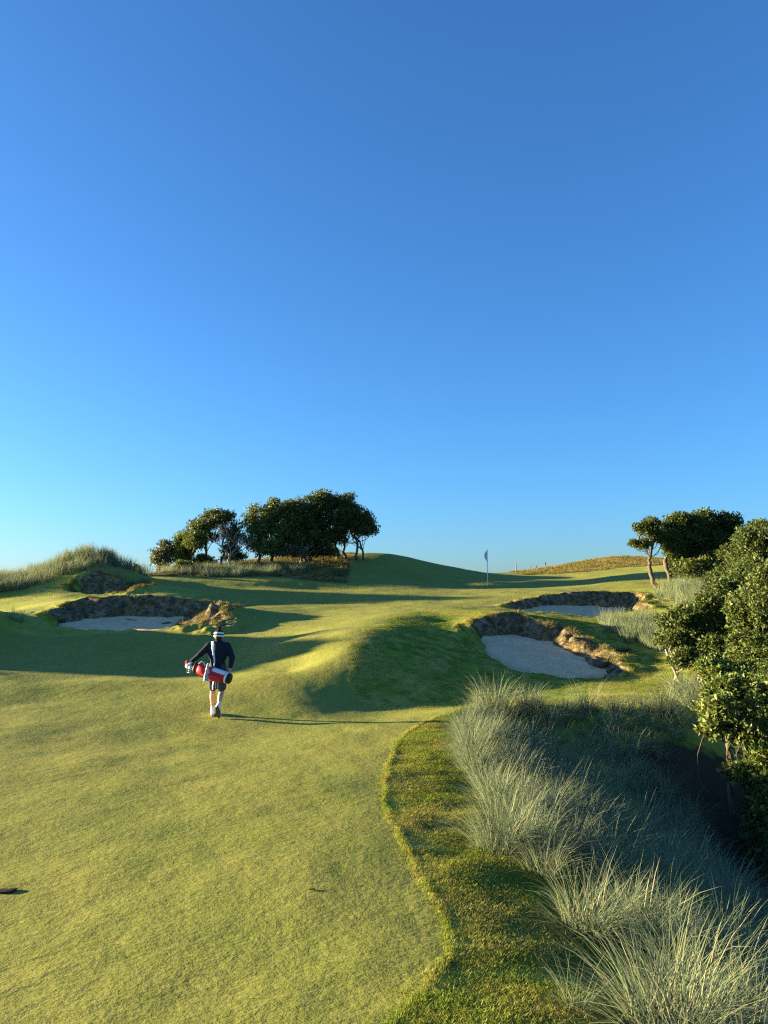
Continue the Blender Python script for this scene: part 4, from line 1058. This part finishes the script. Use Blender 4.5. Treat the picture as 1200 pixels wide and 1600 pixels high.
# hair at the nape, bobble hat
bm = bmesh.new(); ball(bm, (0, .018, 1.572), (.078, .080, .060), 3); fuse("hair", bm, "hair", man, .009, 2)
hat = obj("bobble_hat", mesh_np("hat", *lathe([(.090, -.005), (.103, 0), (.106, .03), (.104, .062), (.100, .066), (.098, .085), (.086, .115), (.06, .138), (.02, .148)], 24)), MATS["navy_knit"], man, (0, .040, 1.590))
hat.rotation_euler = (-.12, 0, 0); hat.scale = (.92, 1.08, 1)
obj("hat_band", mesh_np("band", *lathe([(.104, .0), (.1095, .004), (.1105, .028), (.106, .032)], 24)), MATS["white_cloth"], hat)
obj("hat_band", mesh_np("band2", *lathe([(.103, .056), (.107, .059), (.103, .088), (.094, .094)], 24)), MATS["white_cloth"], hat)
rg = np.random.default_rng(4)
d_ = rg.normal(0, 1, (900, 3)); d_ /= np.linalg.norm(d_, axis=1, keepdims=True)
V, T, Q = leaves(d_ * .044 * rg.uniform(.75, 1.1, (900, 1)), d_ * 2.5, .022, rg)
Vb, Tb, Qb = lathe([(.01, -.042), (.032, -.030), (.043, 0), (.032, .030), (.01, .042)], 12)
plain("pompom", (0.12, 0.085, 0.06), .9, .1, .6, 70)
obj("pompom", mesh_np("pompom", *join([(V, T, Q), (Vb, Tb, Qb)])), MATS["pompom"], hat, (0, 0, .185))

# ---- golf bag slung across the small of the back
B0, T0 = Vector((.315, -.385, .800)), Vector((-.40, -.185, .990))
ax = (T0 - B0).normalized(); BL = (T0 - B0).length
up = (Vector((0, 0, 1)) - ax * ax.z).normalized(); sd = up.cross(ax).normalized()   # sd points to the back, away from the body
if sd.y > 0: sd = -sd
bag = empty("golf_bag", (gx_, gy_, GZ)); tag(bag, "red and white golf bag with black base carried level behind the person", "golf bag")
def on_bag(t, a, r):
    return B0 + ax * (BL * t) + (up * math.sin(a) * 1.06 + sd * math.cos(a)) * r
def bag_r(t): return float(np.interp(t, [0, .05, .15, .5, .8, 1.0], [.090, .096, .096, .104, .100, .094]))
def shell(t0, t1, a0, a1, dr, nt=10, na=20, thick=.006, puff=0):
    P = np.zeros((nt, na, 3))
    for i, t in enumerate(np.linspace(t0, t1, nt)):
        for j, a in enumerate(np.linspace(a0, a1, na)):
            e = math.sin(math.pi * i / (nt - 1)) ** .4 * math.sin(math.pi * j / (na - 1)) ** .4 if puff else 0
            P[i, j] = on_bag(t, a, bag_r(t) + dr + puff * e)
    return sheet(P, thick)
PI = math.pi
prof = [on_bag(t, 0, 0) for t in np.linspace(0, 1, 12)]
def tube_bag(t0, t1, dr, n=12):
    ts = np.linspace(t0, t1, n)
    V = np.array([on_bag(t, a, bag_r(t) + dr)[:] for t in ts for a in np.linspace(0, 2 * PI, 28, endpoint=False)])
    idx = np.arange(n * 28).reshape(n, 28); nx = np.roll(idx, -1, 1)
    Q = np.stack([idx[:-1], nx[:-1], nx[1:], idx[1:]], -1).reshape(-1, 4)
    V = np.concatenate([V, [on_bag(t0, 0, 0)[:], on_bag(t1, 0, 0)[:]]])
    T = np.concatenate([np.stack([np.roll(idx[0], -1), idx[0], np.full(28, n * 28)], -1), np.stack([idx[-1], np.roll(idx[-1], -1), np.full(28, n * 28 + 1)], -1)])
    return V, T, Q
obj("bag_body", mesh_np("bag_body", *tube_bag(.02, .98, 0)), MATS["bag_red"], bag)
bb = obj("bag_base", mesh_np("bag_base", *tube_bag(-.035, .035, .007, 5)), MATS["bag_black"], bag)
obj("base_ring", mesh_np("base_ring", *tube_bag(.037, .085, .010, 4)), MATS["bag_white"], bag)
obj("top_collar", mesh_np("top_collar", *tube_bag(.96, 1.01, .008, 4)), MATS["bag_black"], bag)
obj("white_panel", mesh_np("white_panel", *shell(.10, .48, .55, 1.9, .008)), MATS["bag_white"], bag)
obj("pocket", mesh_np("pocket", *shell(.14, .56, -1.35, .05, .010, 12, 20, .008, .035)), MATS["bag_red"], bag)
obj("pocket", mesh_np("pocket2", *shell(.62, .88, -.5, .8, .008, 10, 16, .008, .028)), MATS["bag_red"], bag)
lg = on_bag(.62, -1.5, .13); lg2 = on_bag(.20, -1.55, .135)
for s_ in (-.012, .012):
    obj("stand_leg", mesh_np("stand_leg", *tube([tuple(on_bag(.80, -1.5 + s_ * 14, .122)), tuple(on_bag(.5, -1.5 + s_ * 14, .128)), tuple(on_bag(.15, -1.5 + s_ * 14, .124))], [.008] * 3, 8)), MATS["bag_black"], bag)
def ribbon(pts, w, wdir, th=.006):
    P = np.array(pts, float); k = len(P)
    t = np.linspace(0, 1, 5) - .5
    ws = np.interp(np.linspace(0, 1, k), np.linspace(0, 1, len(w)), w)
    G = P[:, None] + t[None, :, None] * ws[:, None, None] * np.array(wdir)[None, None]
    return sheet(G, th)
obj("shoulder_strap", mesh_np("shoulder_strap", *ribbon([(-.135, .135, 1.30), (-.128, .118, 1.42), (-.118, .06, 1.498), (-.108, -.01, 1.502), (-.092, -.085, 1.46), (-.075, -.132, 1.39), (-.055, -.160, 1.29), (-.035, -.172, 1.19), (-.022, -.190, 1.08), (-.02, -.25, 1.015)], [.06, .062, .062, .058, .045, .03, .022], (.97, -.12, .18))), MATS["strap_blue"], bag)
obj("carry_strap", mesh_np("carry_strap", *ribbon([tuple(on_bag(.70, 1.1, .115)), tuple(on_bag(.76, 1.2, .17)), tuple(on_bag(.84, 1.2, .17)), tuple(on_bag(.90, 1.1, .118))], [.03, .03], tuple(sd))), MATS["strap_blue"], bag)

# ---- towels that hang from the bag
def towel(name, label, top, w, L, mat, lean):
    tt, ss = np.meshgrid(np.linspace(0, 1, 16), np.linspace(-.5, .5, 13), indexing='ij')
    sp = w * (.35 + .65 * np.clip(tt * 1.6, 0, 1))
    P = np.stack([ss * sp + lean * tt, -.02 * np.sin(ss * 16) * (.3 + tt) - .01, -L * tt + .015 * np.cos(ss * 9)], -1)
    o = obj(name, mesh_np(name, *sheet(P, .008)), MATS[mat], loc=(gx_ + top[0], gy_ + top[1], GZ + top[2]))
    return tag(o, label, "towel")
tp = on_bag(.46, .85, .135)
towel("towel", "white towel with blue pattern hanging over the middle of the golf bag", (-.105, -.385, 1.085), .105, .33, "towel_pattern", -.03)
towel("towel", "striped white and dark towel hanging below the golf bag", (.03, -.28, .80), .15, .215, "towel_stripe", 0)

# ---- clubs in the bag
def club(i, label, off, reach, head, group):
    rt = empty("golf_club", (gx_, gy_, GZ)); tag(rt, label, "golf club", group)
    s0 = B0 + ax * (BL * .35) + up * off[0] * .6 + sd * off[1] * .6
    s1 = T0 + ax * reach + up * off[0] + sd * off[1]
    obj("shaft", mesh_np("shaft", *tube([tuple(s0), tuple(s0.lerp(s1, .5)), tuple(s1)], [.006, .006, .005], 6)), MATS["steel"], rt)
    if head == "iron":
        w = (up * -1 + sd * .5 * (1 if i % 2 else -1)).normalized()
        P = np.zeros((5, 5, 3))
        for a in range(5):
            for q in range(5):
                P[a, q] = s1 + w * (.085 * a / 4) + ax * ((.022 + .024 * a / 4) * (q / 4 - .25)) + sd * .004 * q
        o = obj("club_head", mesh_np("club_head", *sheet(P, .012)), MATS["steel"], rt)
    else:
        q = ax.to_track_quat('Z', 'Y').to_matrix().to_4x4()
        V, T, Q = lathe([(.016, -.10), (.022, -.06), (.034, -.02), (.046, .03), (.047, .065), (.036, .095), (.012, .108)], 18)
        V = np.array([(q @ Vector(p_))[:] for p_ in V]) * 1.0 + np.array(s1[:])
        o = obj("head_cover", mesh_np("head_cover", V, T, Q), MATS[head], rt)
        V, T, Q = lathe([(.024, -.05), (.040, -.012), (.043, .012), (.030, .012)], 18)
        V = np.array([(q @ Vector(p_))[:] for p_ in V]) + np.array(s1[:])
        obj("cover_band", mesh_np("cover_band", V, T, Q), MATS["bag_white"], o)
club(0, "golf club in a red head cover at the left end of the bag", (.055, .02), .13, "red_knit", "clubs with head covers")
club(1, "golf club in a black head cover held in the left hand beyond the bag", (.03, -.045), .16, "bag_black", "clubs with head covers")
club(2, "golf club in a white head cover just beyond the collar of the bag", (.0, .055), .09, "bag_white", "clubs with head covers")
for i, (a, b_, r_) in enumerate([(-.02, .03, .10), (-.05, .0, .07), (-.045, .05, .13), (-.07, -.03, .11), (-.02, -.06, .08)]):
    club(i, ["bare steel iron nearest the towel at the mouth of the golf bag", "lowest short iron at the mouth of the golf bag", "longest bare iron sticking out of the golf bag", "iron hanging lowest beneath the white head cover", "iron tucked behind the head covers on the far side of the bag"][i], (a, b_), r_, "iron", "irons in the bag")
